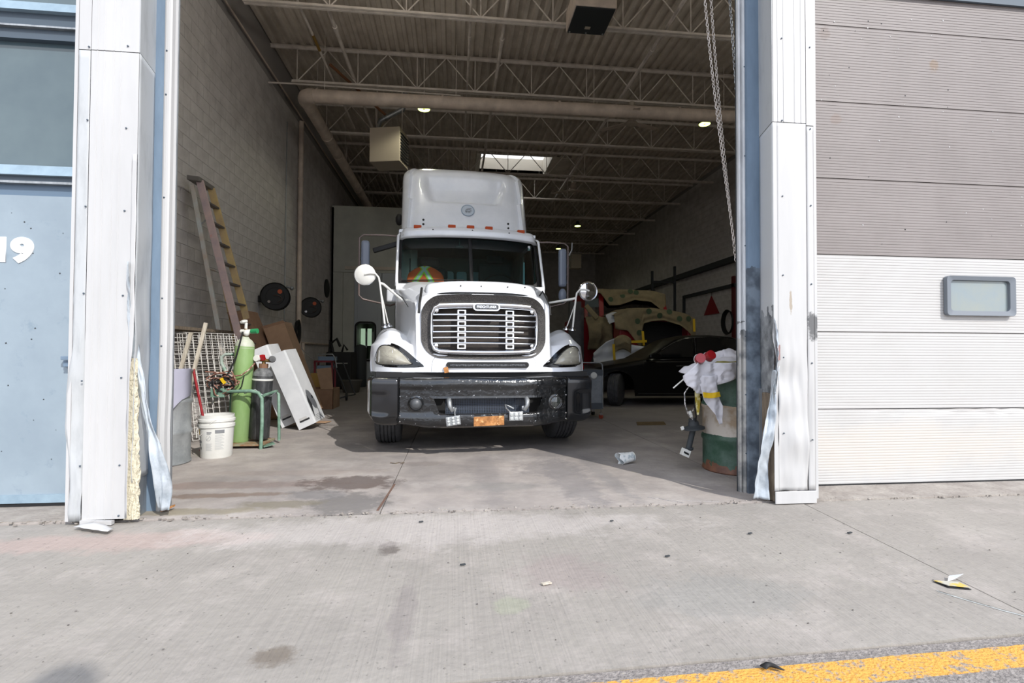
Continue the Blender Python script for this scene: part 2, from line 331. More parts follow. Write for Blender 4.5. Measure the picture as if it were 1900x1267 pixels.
add_patch(M['slab'], 3.0, 12, 7, 6.5, '#6b6766', .6, 1.2, soft=.9)
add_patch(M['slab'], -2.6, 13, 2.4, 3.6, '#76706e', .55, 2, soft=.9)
add_patch(M['concrete'], .55, 2.5, .22, .2, '#8d7b7a', .3, 5)
add_patch(M['concrete'], -1.9, 3.15, .7, .14, '#B09890', .5, 3)
add_patch(M['concrete'], -.35, 2.9, .05, .09, '#5e5650', .8, 9)
add_patch(M['concrete'], -.62, 1.92, .08, .05, '#6d6358', .8, 9)
add_patch(M['concrete'], -.2, 2.15, .05, .3, '#7f7774', .5, 7)
add_patch(M['concrete'], .25, 2.2, .08, .06, '#94a07c', .25, 7)
add_patch(M['concrete'], 1.2, 2.2, .35, .2, '#878580', .5, 4)
add_patch(M['concrete'], -.1, 3.2, 1.3, .25, '#B9B1AC', .5, 3)

def broom(m):                                 # fine broom lines, running away from the doors
    nt, b, o = tex(m); L = nt.links.new
    mp = nd(nt, 'ShaderNodeMapping'); L(o, mp.inputs[0]); mp.inputs['Scale'].default_value = (95, 1.2, 1)
    n = nd(nt, 'ShaderNodeTexNoise'); n.inputs['Scale'].default_value = 1; n.inputs['Detail'].default_value = 2; L(mp.outputs[0], n.inputs['Vector'])
    cur = b.inputs['Normal'].links[0].from_socket
    bp = nd(nt, 'ShaderNodeBump'); bp.inputs['Strength'].default_value = .75; bp.inputs['Distance'].default_value = .004; L(n.outputs['Fac'], bp.inputs['Height']); L(cur, bp.inputs['Normal']); L(bp.outputs[0], b.inputs['Normal'])
    cc = b.inputs['Base Color'].links[0].from_socket
    r1 = nd(nt, 'ShaderNodeMapRange'); L(n.outputs['Fac'], r1.inputs['Value']); r1.inputs['From Min'].default_value = .3; r1.inputs['From Max'].default_value = .6; r1.inputs['To Min'].default_value = .93; r1.inputs['To Max'].default_value = 1.02
    n2 = nd(nt, 'ShaderNodeTexNoise'); n2.inputs['Scale'].default_value = 55; n2.inputs['Detail'].default_value = 3; L(o, n2.inputs['Vector'])
    r2 = nd(nt, 'ShaderNodeMapRange'); L(n2.outputs['Fac'], r2.inputs['Value']); r2.inputs['From Min'].default_value = .66; r2.inputs['From Max'].default_value = .74; r2.inputs['To Min'].default_value = 1; r2.inputs['To Max'].default_value = .6
    n3 = nd(nt, 'ShaderNodeTexNoise'); n3.inputs['Scale'].default_value = 1.1; n3.inputs['Detail'].default_value = 9; n3.inputs['Roughness'].default_value = .7; L(o, n3.inputs['Vector'])
    r3 = nd(nt, 'ShaderNodeMapRange'); L(n3.outputs['Fac'], r3.inputs['Value']); r3.inputs['From Min'].default_value = .35; r3.inputs['From Max'].default_value = .65; r3.inputs['To Min'].default_value = .9; r3.inputs['To Max'].default_value = 1.04
    p1 = nd(nt, 'ShaderNodeMath', operation='MULTIPLY'); L(r1.outputs[0], p1.inputs[0]); L(r2.outputs[0], p1.inputs[1])
    p2 = nd(nt, 'ShaderNodeMath', operation='MULTIPLY'); L(p1.outputs[0], p2.inputs[0]); L(r3.outputs[0], p2.inputs[1])
    vm = nd(nt, 'ShaderNodeVectorMath', operation='SCALE'); L(cc, vm.inputs[0]); L(p2.outputs[0], vm.inputs['Scale']); L(vm.outputs[0], b.inputs['Base Color'])
broom(M['concrete'])

def rough_slab(x0, x1, y0, y1, edge0=0, edge1=0, top=0.0, amp=0, nx=60, k0=0, k1=0, sh0=0, sh1=0):     # slab whose front/back edges may be ragged
    m = MB(); vs = []
    for i in range(nx+1):
        x = lerp(x0, x1, i/nx); xb = lerp(x0+sh0, x1+sh1, i/nx)
        a = y0+k0*x+edge0*(nv(x, 1, 0, 5)+.6*nv(x, 2, 0, 17)+.4*nv(x, 7, 0, 41)); b = y1+k1*x+edge1*(nv(x, 3, 0, 4)+.6*nv(x, 4, 0, 15)+.4*nv(x, 9, 0, 43))
        vs += [(x, a, top), (xb, b, top), (x, a, top-.12), (xb, b, top-.12)]
    fs = []
    for i in range(nx):
        p, q = 4*i, 4*i+4; fs += [(p, q, q+1, p+1), (p+2, p+3, q+3, q+2), (p, p+2, q+2, q), (p+1, q+1, q+3, p+3)]
    fs += [(0, 1, 3, 2), (4*nx, 4*nx+2, 4*nx+3, 4*nx+1)]
    return m.add(vs, fs)
fl = thing('floor', None, None, (0, 0, 0), kind='structure')
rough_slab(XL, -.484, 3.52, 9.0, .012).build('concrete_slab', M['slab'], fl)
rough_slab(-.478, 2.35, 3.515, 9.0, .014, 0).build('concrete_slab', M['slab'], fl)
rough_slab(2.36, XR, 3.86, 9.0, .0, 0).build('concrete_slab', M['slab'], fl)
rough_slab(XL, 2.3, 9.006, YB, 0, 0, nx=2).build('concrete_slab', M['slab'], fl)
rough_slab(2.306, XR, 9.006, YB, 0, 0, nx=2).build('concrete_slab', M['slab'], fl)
gr = thing('ground', None, None, (0, 0, 0), kind='structure')
rough_slab(-9, 2.354, 1.712, 3.50, .006, .010, -.006, nx=180, k0=.03, sh1=.14).build('concrete_apron', M['concrete'], gr)
rough_slab(2.366, 12, 1.712, 3.50, .006, .010, -.009, nx=120, k0=.03, sh0=.14).build('concrete_apron', M['concrete'], gr)
MB().box(-40, 40, -60, 8, -.4, -.055).build('base_course', M['sill'], gr)
rough_slab(-40, 40, -60, 1.705, 0, .006, -.012, nx=400, k1=.03).build('asphalt', M['asphalt'], gr)
tag(rough_slab(-4, 12, 1.535, 1.652, .005, .006, -.009, nx=400, k0=.03, k1=.03).build('yellow_line', M['yellow'], gr), 'worn yellow painted line')
rough_slab(2.39, 12, 3.505, 3.95, .012, 0, .004, nx=140).build('door_sill', M['sill'], gr)
rough_slab(-9, -2.35, 3.53, 3.95, .016, 0, .005, nx=140).build('door_sill', M['sill'], gr)
m = MB()                                      # crumbled concrete grit in the joint between apron and floor
for i in range(420):
    x = random.uniform(-3.4, 5.2); y = 3.515+random.gauss(0, .022)+.006*math.sin(x*3); s = random.uniform(.002, .007)*(1.5 if x < -1.6 else 1)
    m.obox((x, y, s*.4), (s, random.uniform(-s, s)*.5, 0), (random.uniform(-s, s)*.4, s*.8, 0), (0, random.uniform(-s, s)*.3, s*.5))
tag(m.build('joint_grit', M['sill'], gr), kind='stuff')
m = MB()
for i in range(240):
    x = random.uniform(-2.6, 4.5); y = random.uniform(1.75, 5.0); s = random.uniform(.0012, .0036)
    m.obox((x, y, s*.3-.004), (s, s*.3, 0), (-s*.2, s*.7, 0), (0, 0, s*.4))
tag(m.build('scattered_grit', mat('grit', '#8b8580', .9, col2='#3a3634', scale=3, lo=.4, hi=.6), gr), kind='stuff')
MB().bar((2.36, 1.76, -.02), (2.50, 3.5, -.02), .03, .01).build('joint_gap', M['mortar'], gr)
m = MB()                                      # cracked edge of the slab near the right pillar
pts = [(1.43, 3.70), (1.47, 3.66), (1.50, 3.665), (1.53, 3.62), (1.56, 3.59), (1.60, 3.565), (1.63, 3.53)]
for a, b in zip(pts, pts[1:]): m.bar((a[0], a[1], .0015), (b[0], b[1], .0015), .011, .004)
for a, b in zip([(1.53, 3.62), (1.6, 3.61), (1.67, 3.585), (1.76, 3.57)], [(1.6, 3.61), (1.67, 3.585), (1.76, 3.57), (1.9, 3.54)]): m.bar((a[0], a[1], .001), (b[0], b[1], .001), .006, .003)
m.build('slab_crack', M['mortar'], fl)
m = MB(); m.bar((-.505, 3.56, .002), (-.47, 4.25, .002), .014, .006); m.build('joint_filler', mat('brown_filler', '#6a5145', .9), fl)

# walls of painted block
def block_wall(root, xw, side, y0, y1, z1, near, first=300):
    MB().box(min(xw, xw-.2*side), max(xw, xw-.2*side), y0, y1, 0, z1+.3).build('backing', M['mortar'], root)
    L_, H_, g = .4, .203, .0035
    bm_ = MB().box(0, .014, g, L_-g, g*.8, H_-g*.8) if side > 0 else MB().box(-.014, 0, g, L_-g, g*.8, H_-g*.8)
    proto = None; rest = MB(); n = 0; cand = []
    for r in range(int(z1/H_)):
        y = y0-(.2 if r % 2 else 0)
        while y < y1:
            cand.append((y, r*H_)); y += L_
    cand = [c for c in cand if c[0] >= y0]
    key = lambda c: math.hypot(c[0]-near[0], c[1]-near[1])
    cand.sort(key=key)
    for y, z in cand:
        if n < first and key((y, z)) >= 0:
            if proto is None: proto = bm_.build('block', M['block'], None, world=False); proto.parent = root; o = proto
            else: o = proto.copy(); C.objects.link(o)
            o.location = world_of(root).inverted() @ Vector((xw, y, z)); n += 1
        else:
            a, b = (xw, xw+.014) if side > 0 else (xw-.014, xw)
            rest.box(a, b, y+g, min(y+L_-g, y1), z+g*.8, z+H_-g*.8)
    tag(rest.build('block_field', M['block'], root), kind='stuff')
wl = thing('wall_left', None, None, (XL, 10, 0), kind='structure')
block_wall(wl, XL, 1, 3.6, YB, 7.07, (9.4, 1.9))
MB().box(XL-.2, XL+.06, 3.6, YB, 7.07, ZD+.3).build('bond_beam', M['mortar'], wl)
tag(MB().tube([(XL+.07, y, 7.05) for y in (3.6, 10, 20, 30)], .02, 6).build('conduit', M['duct'], wl))
wr = thing('wall_right', None, None, (XR, 17, 0), kind='structure')
block_wall(wr, XR, -1, 3.9, YB, ZD, (17.5, 2.6))
wb = thing('wall_back', None, None, (2, YB, 0), kind='structure')
MB().box(XL-.2, XR+.2, YB-.01, YB+.2, 0, ZD+.3).build('masonry', M['block'], wb)
HD = 5.4
wf = thing('wall_front', None, None, (0, YF, 0), kind='structure')
MB().box(-12, 12, YF+.03, YF+.4, HD, ZD+.6).build('header', M['clad'], wf)
MB().box(-12, -4.0, YF+.03, YF+.4, -.05, HD).build('facade_panel', M['clad'], wf)
MB().box(7.6, 12, YF+.03, YF+.4, -.05, HD).build('facade_panel', M['clad'], wf)
# floor edge outside under wall_left etc. is hidden; roof deck
ce = thing('ceiling', None, None, (2, 12, ZD), kind='structure')
def deck(x0, x1, y0, y1):
    m = MB(); p = .2; x = x0; prof = []
    while x < x1-1e-6:
        prof += [(x, 0), (x+.07, 0), (x+.09, .055), (x+.18, .055)]; x += p
    prof.append((x1, 0)); n = len(prof)
    vs = [(a, y0, ZD+.005+b) for a, b in prof]+[(a, y1, ZD+.005+b) for a, b in prof]
    m.add(vs, [(i, i+1, n+i+1, n+i) for i in range(n-1)])
    m.box(x0+.002, x1-.002, y0, y1, ZD+.075, ZD+.2); return m
for i in range(17):
    x0 = XL-.1+.8*i; x1 = min(x0+.8, XR+.15)
    if x0 < 3.2 and x1 > .75:
        deck(x0, x1, YF, 16.95).build('deck_panel', M['deck'], ce); deck(x0, x1, 18.85, YB).build('deck_panel', M['deck'], ce)
    else: deck(x0, x1, YF, YB).build('deck_panel', M['deck'], ce)
# returns behind the steel jambs
MB().box(-3.99, -2.03, 3.93, 4.0, 0, 5.4).build('return_wall', M['block'], wf); MB().box(2.33, 2.62, 3.9, 4.0, 0, 5.4).build('return_wall', M['block'], wf)
# the last strip beside the opening
sk = thing('window_1', None, None, (2, 17.9, ZD), kind='structure')
SX0, SX1, SY0, SY1 = .85, 3.24, 16.95, 18.85
m = MB(); m.box(SX0-.15, SX0, SY0, SY1, ZD, ZD+.62).box(SX1, SX1+.06, SY0, SY1, ZD, ZD+.62).box(SX0-.15, SX1+.06, SY1, SY1+.06, ZD, ZD+.62).box(SX0-.15, SX1+.06, SY0-.06, SY0, ZD, ZD+.62)
m.build('skylight_curb', M['skyl'], sk)
fros = bpy.data.materials.new('frosted_dome'); fros.use_nodes = True; n_ = fros.node_tree; n_.nodes.clear()
a_ = nd(n_, 'ShaderNodeOutputMaterial'); b_ = nd(n_, 'ShaderNodeBsdfTranslucent'); b_.inputs[0].default_value = (.8, .78, .74, 1); n_.links.new(b_.outputs[0], a_.inputs[0])
MB().box(SX0-.15, SX1+.06, SY0-.06, SY1+.06, ZD+.63, ZD+.65).build('skylight_dome', fros, sk)
m = MB()
for i in range(9): x = lerp(SX0+.1, SX1-.1, i/8); m.box(x-.015, x+.015, SY0, SY0+.5, ZD+.55, ZD+.6)
m.box(SX0, SX1, SY0+.5, SY0+.56, ZD+.5, ZD+.6).build('skylight_bar', M['deck'], sk)
tag(MB().box(SX1+.06, 3.9, SY0, SY1, ZD+.075, ZD+.2).box(.7-.002, SX0-.15, SY0, SY1, ZD, ZD+.2).box(SX1+.06, 3.9, SY0, SY1, ZD, ZD+.02).build('deck_infill', M['deck'], ce))

# roof joists
words = ['first', 'second', 'third', 'fourth', 'fifth', 'sixth', 'seventh', 'eighth', 'ninth']
def joist(Y, label):
    r = thing('roof_joist', label, 'joist', (2.6, Y, 6.84), group='open-web roof joists')
    m = MB()
    for s in (-1, 1): m.box(XL+.0, XR, Y+s*.012-(.045 if s < 0 else 0), Y+s*.012+(.045 if s > 0 else 0), 7.61, 7.618).box(XL, XR, Y+s*.012-.004, Y+s*.012+.004, 7.555, 7.61)
    m.build('top_chord', M['joist'], r)
    m = MB(); a, b = XL+.5, XR-.5
    for s in (-1, 1): m.box(a, b, Y+s*.012-(.045 if s < 0 else 0), Y+s*.012+(.045 if s > 0 else 0), 6.82, 6.828).box(a, b, Y+s*.012-.004, Y+s*.012+.004, 6.828, 6.885)
    m.build('bottom_chord', M['joist'], r)
    dg = MB().tube([(0, 0, 0), (.6355, 0, .72)], .013, 6).build('web_bar', M['joist'], r, world=False)
    vt = MB().tube([(0, 0, 0), (0, 0, .72)], .011, 6).build('web_bar', M['joist'], r, world=False)
    x = -3.394; first = True
    while x < XR-.2:
        for o0, sx in ((dg, 1), (dg, -1), (vt, 1)):
            if x-3.394*0+sx*.6355 < XL: continue
            o = o0 if first and sx == 1 else o0.copy()
            if o is not o0: C.objects.link(o)
            o.location = (x-2.6, 0, .015); o.scale = (sx, 1, 1)
        first = False; x += 1.271
    return r
for i in range(-1, 9):
    Y = 5.75*(1.536+.445*i)
    lab = 'open-web steel roof joist over the doorway, above the hanging black-bottomed box' if i == 0 else ('open-web steel roof joist just inside the door header' if i < 0 else 'open-web steel roof joist, %s one seen from the doorway' % words[i])
    if i == 1: lab = 'open-web steel roof joist right above the big horizontal duct'
    if i >= 0: joist(Y, lab)

# thin pipes running the length of the building under the deck
for x, r_, lab in ((.245, .022, 'thin straight ceiling pipe nearest above the truck windscreen line'), (.861, .032, 'thicker ceiling pipe just right of the thin straight one, with a joint'), (3.81, .035, 'ceiling pipe on the right above the fan'), (-2.21, .034, 'painted ceiling pipe on the left with a pale coupling')):
    t = thing('ceiling_pipe', lab, 'pipe', (x, 8, 7.0), group='pipes under the roof deck')
    MB().tube([(x, 3.9, 7.0), (x, 20, 7.0)], r_, 8).build('pipe', M['joist'], t, smooth=40)
    for yy in (9.6, 14.7): MB().tube([(x, yy, 7.0), (x, yy+.12, 7.0)], r_*1.4, 10).build('coupling', M['joist'], t)
t = thing('gas_pipe', 'thin grey gas pipe with an orange length, nearest the left wall', 'pipe', (-2.68, 8, 7))
MB().tube([(-2.68, 3.9, 7), (-2.68, 9.9, 7)], .025, 8).build('pipe', M['joist'], t); MB().tube([(-2.68, 9.9, 7), (-2.68, 10.4, 7)], .03, 8).build('painted_length', mat('gas_yellow', '#8a6a2b', .6), t)
MB().tube([(-2.68, 10.4, 7), (-2.68, 14, 7)], .025, 8).build('pipe', M['joist'], t)
tag(MB().tube([(-2.64, 11.08, 7.1), (-1.6, 12.6, 6.7)], .03, 8).build('orange_pipe', mat('orange_pipe', '#7d5336', .6)), 'slanting orange-brown pipe between joists over the duct', 'pipe')
tag(MB().tube([(XL+.05, 11.3, 6.75), (-3.6, 11.35, 6.78), (-3.0, 11.38, 6.79), (.1, 11.4, 6.76)], .018, 8).build('conduit', M['joist'], None, smooth=40), 'thin conduit along the joist beside the duct elbow', 'conduit')

# big duct with its elbow
t = thing('exhaust_duct', 'large beige round duct crossing under the roof and turning along the left wall', 'duct', (-3.0, 10.9, 6.3))
MB().tube([(-2.93, 10.9, 6.32), (1, 10.9, 6.35), (9.1, 10.9, 6.42)], .135, 20).build('cross_run', M['duct'], t, smooth=40)
el = [(-2.9, 10.9, 6.32), (-3.0, 10.91, 6.32), (-3.08, 10.96, 6.32), (-3.12, 11.05, 6.32), (-3.13, 11.15, 6.32)]
MB().tube(el, .15, 20).build('elbow', M['duct'], t, smooth=40)
MB().tube([(-3.13, 11.1, 6.32), (-3.13, 26, 6.32)], .13, 20).build('long_run', M['duct'], t, smooth=40)
for x in (-2.85, -.3, 2.2, 4.9): MB().tube([(x, 10.9, 6.33+.0085*(x+3)), (x+.04, 10.9, 6.33+.0085*(x+3))], .143, 20).build('seam_ring', M['duct'], t, smooth=40)
for y in (12.9, 14.1, 17): MB().tube([(-3.13, y, 6.32), (-3.13, y+.05, 6.32)], .14, 20).build('seam_ring', M['duct'], t, smooth=40)
for x in (-2.7, 0, 3, 6): MB().tube([(x, 10.9, 6.46), (x, 10.9, 7.6)], .006, 5).build('hanger_rod', M['joist'], t)
for y in (12, 15, 19): MB().tube([(-3.13, y, 6.44), (-3.13, y, 7.6)], .006, 5).build('hanger_rod', M['joist'], t)

# heaters
def heater(loc, sc_, label, rz=0, vent=True):
    t = thing('unit_heater', label, 'heater', loc, rz); a, b, c = sc_
    MB().box(0, a, 0, b, 0, c).build('casing', M['heater'], t, world=False, bev=.01)
    for k in range(9): MB().obox((a+.012, b/2, c*(.12+.09*k)), (.02, 0, -.012), (0, b*.42, 0), (.003, 0, .006)).build('louvre', M['dash'], t, world=False)
    MB().tube([(.05, b*.5, c), (.05, b*.5, 7.62-loc[2])], .008, 6).build('hanger_rod', M['joist'], t, world=False); MB().tube([(a-.05, b*.5, c), (a-.05, b*.5, 7.62-loc[2])], .008, 6).build('hanger_rod', M['joist'], t, world=False)
    if vent: MB().tube([(.05, b*.7, c-.1), (.02, b*.7, c+.22), (.1, b*.7, c+.36), (.65, b*.7, c+.6), (.7, b*.7, c+1.0)], .06, 12).build('flue', M['galv'], t, world=False, smooth=40)
    return t
heater((-1.98, 12.1, 5.44), (.72, .62, .8), 'beige box unit heater hanging left above the truck with side louvres', rz=R(-13))
heater((5.75, 25.0, 5.25), (.5, .5, .7), 'small far heater box hanging right of the truck at the back', vent=False)
t = thing('infrared_heater', 'hanging brown box with dark flat bottom at the top of the doorway', 'heater', (2.2, 8.1, 6.5))
MB().box(1.85, 2.52, 7.8, 8.5, 6.51, 6.85).build('casing', M['duct'], t, bev=.01)
MB().box(1.87, 2.5, 7.82, 8.48, 6.49, 6.51).build('bottom_plate', mat('dark_plate', '#2b2f31', .5), t)
MB().box(2.13, 2.22, 8.28, 8.34, 6.483, 6.49).build('label_plate', M['heater'], t)
for x in (1.9, 2.18, 2.47): MB().box(x-.012, x+.012, 8.43, 8.455, 6.475, 6.49).build('clip', M['galv'], t)
MB().tube([(1.9, 8.1, 6.85), (1.9, 8.1, 7.6)], .008, 6).build('hanger_rod', M['joist'], t); MB().tube([(2.47, 8.1, 6.85), (2.47, 8.1, 7.6)], .008, 6).build('hanger_rod', M['joist'], t)

# high-bay lamps
def lamp(x, y, z, label, e=75, omni=False):
    t = thing('high_bay_lamp', label, 'lamp', (x, y, z), group='yellow-green high-bay lamps')
    MB().lathe([(.02, .22), (.06, .2), (.09, .06), (.145, .03), (.145, 0), (.12, -.002)], (0, 0, 0), (0, 0, 1), 24).build('housing', M['dash'], t, world=False, smooth=40)
    MB().lathe([(.03, -.004), (.13, -.004), (.13, -.012), (.03, -.012)], (0, 0, 0), (0, 0, 1), 24, closed=True).build('light_ring', M['lamp'], t, world=False)
    MB().tube([(0, 0, .2), (0, 0, 7.62-z)], .008, 6).build('hook', M['joist'], t, world=False)
    l = bpy.data.objects.new('lamp_light', bpy.data.lights.new('lamp_light', 'POINT' if omni else 'SPOT')); C.objects.link(l); l.location = (x, y, z-(.3 if omni else .05)); l.data.energy = e; l.data.color = (1, .97, .88) if omni else (1, 1, .8); l.data.shadow_soft_size = .12
    if not omni: l.data.spot_size = R(155); l.data.spot_blend = .4
lamp(-1.2, 6.2, 6.3, 'added fill lamp out of view in the first bay above the truck bonnet, left one', 60, True)  # not in view; added to lift the near deck and left wall
lamp(5.9, 6.2, 6.3, 'added fill lamp out of view in the first bay over the black car side, right one', 45, True)  # second unseen lamp, added to brighten the near interior
lamp(-.70, 11.4, 6.42, 'glowing round high-bay lamp above the truck, left one')
lamp(5.95, 11.7, 6.58, 'glowing round high-bay lamp beside the hanging chains')
lamp(5.33, 22, 6.6, 'glowing high-bay lamp deep inside, higher of the two far ones', 22)
lamp(5.5, 27, 6.6, 'glowing high-bay lamp deep inside, lower and farthest one', 22)
# ceiling fans
def fan(x, y, z, top, label):
    t = thing('ceiling_fan', label, 'fan', (x, y, z), group='industrial ceiling fans')
    MB().lathe([(.02, .05), (.1, .04), (.13, 0), (.12, -.05), (.05, -.08)], n=20).build('motor', M['heater'], t, world=False, smooth=40)
    MB().tube([(0, 0, .05), (0, 0, top-z-.1)], .014, 8).build('rod', M['joist'], t, world=False)
    MB().lathe([(.03, 0), (.07, .08), (.075, .12)], (0, 0, top-z-.15), n=16).build('canopy', M['heater'], t, world=False, smooth=40)
    for k in range(3):
        a = R(20+120*k); d = Vector((math.cos(a), math.sin(a), 0)); p = Vector((-d.y, d.x, 0))
        MB().obox(d*.42, d*.33, p*.075, Vector((0, 0, .004))+p*.0).build('blade', M['duct'], t, world=False)
fan(4.02, 11.39, 6.36, 6.86, 'ceiling fan in front of the big duct, right of the truck')
fan(3.82, 16.5, 6.40, 6.86, 'farther ceiling fan to the right of the truck roof')

# paint booth at the back left
t = thing('paint_booth', 'tall pale panelled paint booth with door behind the truck', 'booth', (-2, 17, 0))
BX0, BX1, BY, BZ = -3.93, .6, 17.0, 5.7
def in_win(x0, x1): return
wx0, wx1, wz0, wz1 = -3.13, -2.55, .8, 1.98
px = [-3.93, -3.55, -3.2]
for i, (a, b) in enumerate(zip([-3.93, -3.56, -1.9, -1.0], [-3.57, -3.21, -1.01, .6])): MB().box(a, b, BY, BY+.06, 0, 3.6).build('panel', M['booth'], t)
MB().box(-3.93, .6, BY, BY+.06, 3.61, BZ).build('panel', M['booth'], t)
MB().box(BX0, BX0+.06, BY, BY+7, 0, BZ).build('side_panel', M['booth'], t); MB().box(BX1-.06, BX1, BY, BY+7, 0, BZ).build('side_panel', M['booth'], t); MB().box(BX0, BX1, BY, BY+7, BZ, BZ+.05).build('roof_panel', M['booth'], t); MB().box(BX0, BX1, BY+6.9, BY+7, 0, BZ).build('rear_panel', M['booth'], t)
MB().box(-3.5, -1.0, BY-.05, BY-.01, 3.7, 3.8).build('door_track', M['deck'], t)
m = MB(); o_ = rrect(wx0-.0, wx1+.0, wz0, wz1, .14); n_o = len(o_)
# door leaf with a window opening: four pieces round it
dl = MB(); x0, x1, z0, z1 = -3.2, -2.35, .05, 3.6
dl.box(x0, wx0+.02, BY-.03, BY+.02, z0, z1).box(wx1-.02, x1, BY-.03, BY+.02, z0, z1).box(wx0+.02, wx1-.02, BY-.03, BY+.02, z0, wz0+.02).box(wx0+.02, wx1-.02, BY-.03, BY+.02, wz1-.02, z1)
d_ = dl.build('door_leaf', M['boothdoor'], t)
MB().frame(rrect(wx0-.05, wx1+.05, wz0-.05, wz1+.05, .17, BY-.05), rrect(wx0+.01, wx1-.01, wz0+.01, wz1-.01, .12, BY-.05), (0, .04, 0)).build('window_gasket', M['rubber'], d_)
MB().box(wx0, wx1, BY-.02, BY-.014, wz0, wz1).build('window_pane', M['pane'], d_)
for zz in (2.1, 3.5): MB().box(-3.12, -2.45, BY-.045, BY-.03, zz-.02, zz+.02).build('moulding', M['boothdoor'], d_)
MB().box(-3.12, -3.09, BY-.045, BY-.03, 2.1, 3.5).box(-2.48, -2.45, BY-.045, BY-.03, 2.1, 3.5).build('moulding', M['boothdoor'], d_)
MB().box(-2.33, -1.92, BY-.03, BY+.02, .05, 3.6).build('door_leaf', M['boothdoor'], t)
MB().box(-3.24, -1.88, BY-.04, BY+.03, 0, .05).build('threshold', M['deck'], t)
tub = mat('tube_panel', (.75, .88, .68, 1), .5, emit=.8)
for x in (-3.86, -3.60): MB().box(x, x+.17, BY+5.0, BY+5.03, 1.3, 2.02).build('light_panel', tub, t)
MB().sphere((-3.0, BY+.9, 1.0), .12, 12, (1, 1, 1.4)).build('wrapped_bulb', M['booth'], t, smooth=60)

# things on the left wall
def reel(x, y, z, r, label):
    t = thing('hose_reel', label, 'hose reel', (x, y, z), R(12), group='wall hose reels')
    MB().lathe([(r, -.03), (r, .0), (r*.55, .015), (r*.5, .10), (r*.55, .17), (r, .185), (r, .21)], (0, -.1, 0), (0, 1, 0), 36).build('drum', M['black'], t, world=False, smooth=30)
    ring = [(r*math.cos(2*PI*k/36), -.135, r*math.sin(2*PI*k/36)) for k in range(36)]
    MB().tube(ring, .012, 6, closed=True).build('rim', M['blackgloss'], t, world=False, smooth=60)
    MB().lathe([(r*.62, 0), (r*.66, .015), (r*.5, .03)], (0, -.14, 0), (0, 1, 0), 30).build('side_plate', M['black'], t, world=False, smooth=40)
    MB().tube([(.01+.1*math.cos(a_)*1.2, -.155, -.05+.1*math.sin(a_)*.7) for a_ in [R(q) for q in range(-70, 120, 15)]], .008, 6).build('hose', M['hose'], t, world=False, smooth=60)
    MB().lathe([(.045, 0), (.045, .008)], (.09, -.158, .10), (0, 1, .0), 18).build('label_disc', mat('orange_label', '#B8542A', .6), t, world=False)
    MB().lathe([(.028, 0), (.028, .02)], (-.11, -.165, -.11), (0, 1, 0), 14).build('bolt', M['chrome'], t, world=False)
    MB().box(-r-.06, -r*.5, -.02, .12, -.11, .02).build('bracket', M['black'], t, world=False, bev=.01)
    MB().tube([(.12, 0, r*.7), (.22, -.02, r*.78), (r+.04, -.02, r*.72)], .025, 8).sphere((r+.03, -.03, r*.7), .045, 10).build('hose_guide', M['galv'], t, world=False, smooth=50)
reel(-3.66, 11.07, 2.18, .275, 'black wall hose reel nearer the ladder')
reel(-3.66, 13.69, 2.18, .25, 'black wall hose reel farther from the ladder, beside the downpipe')
tag(MB().lathe([(.29, 0), (.29, .03), (.25, .04)], (XL+.015, 16.6, 3.03), (1, 0, 0), 28).build('wall_disc', M['black'], None, smooth=30), 'flat dark round plate on the left wall near the booth', 'plate')
t = thing('downpipe', 'vertical grey pipe on the left wall between the two hose reels', 'pipe', (XL+.12, 13.5, 0))
MB().tube([(XL+.1, 13.5, 0), (XL+.1, 13.5, 6.9)], .06, 12).build('pipe', M['duct'], t, smooth=40)
for z in (1, 3.2, 5.4): MB().tube([(XL+.1, 13.5, z), (XL+.1, 13.5, z+.05)], .075, 12).build('clamp', M['duct'], t, smooth=40)
t = thing('wall_socket', 'small box on thin conduit low on the left wall', 'socket', (XL+.03, 12.6, 1.7))
MB().box(XL+.014, XL+.06, 12.55, 12.66, 1.6, 1.78).build('box', M['galv'], t); MB().tube([(XL+.03, 12.6, 1.78), (XL+.03, 12.62, 6.5)], .012, 6).build('conduit', M['galv'], t)
tag(MB().tube([(XL+.04, y, 1.28) for y in (10.5, 16.9)], .03, 8).tube([(XL+.09, 13.9, 1.28+.0), (XL+.09, 13.9, .3)], .05, 8).build('air_pipe', M['duct'], None), 'horizontal service pipe low on the left wall before the booth', 'pipe')
t = thing('hose_coil', 'dark coiled hose hanging on the left wall pipe', 'hose', (XL+.1, 13.3, 1.5))
m = MB()
for k in range(4): m.tube([(XL+.1+.02*k, 13.3+(.13+.01*k)*math.cos(R(a_)), 1.55+(.26+.012*k)*math.sin(R(a_))) for a_ in range(0, 360, 20)], .012, 5, closed=True)
m.build('coil', M['rubber'], t, smooth=60)
# right wall things
t = thing('cable_tray', 'dark straight tray running high along the right block wall', 'cable tray', (XR, 17, 4.1))
MB().box(XR-.2, XR-.02, 10, 29, 4.06, 4.24).build('tray', M['dash'], t)
t = thing('wall_frame', 'dark metal frame on the right block wall round the red triangle', 'frame', (XR, 18, 3))
MB().box(XR-.1, XR-.02, 14.5, 19.75, 3.24, 3.36).box(XR-.1, XR-.02, 19.68, 19.78, .3, 3.36).build('rail', M['dash'], t)
MB().box(XR-.1, XR-.02, 15.95, 16.1, .3, 3.6).build('red_post', mat('dull_red', '#5b1a1c', .7), t)
t = thing('warning_triangle', 'dark red triangle hanging on the right block wall', 'sign', (XR-.03, 17.5, 2.5))
MB().prism([(XR-.05, 17.0, 2.45), (XR-.05, 18.1, 2.45), (XR-.05, 17.55, 3.12)], (.02, 0, 0)).build('plate', mat('triangle_red', '#8a2024', .6), t)
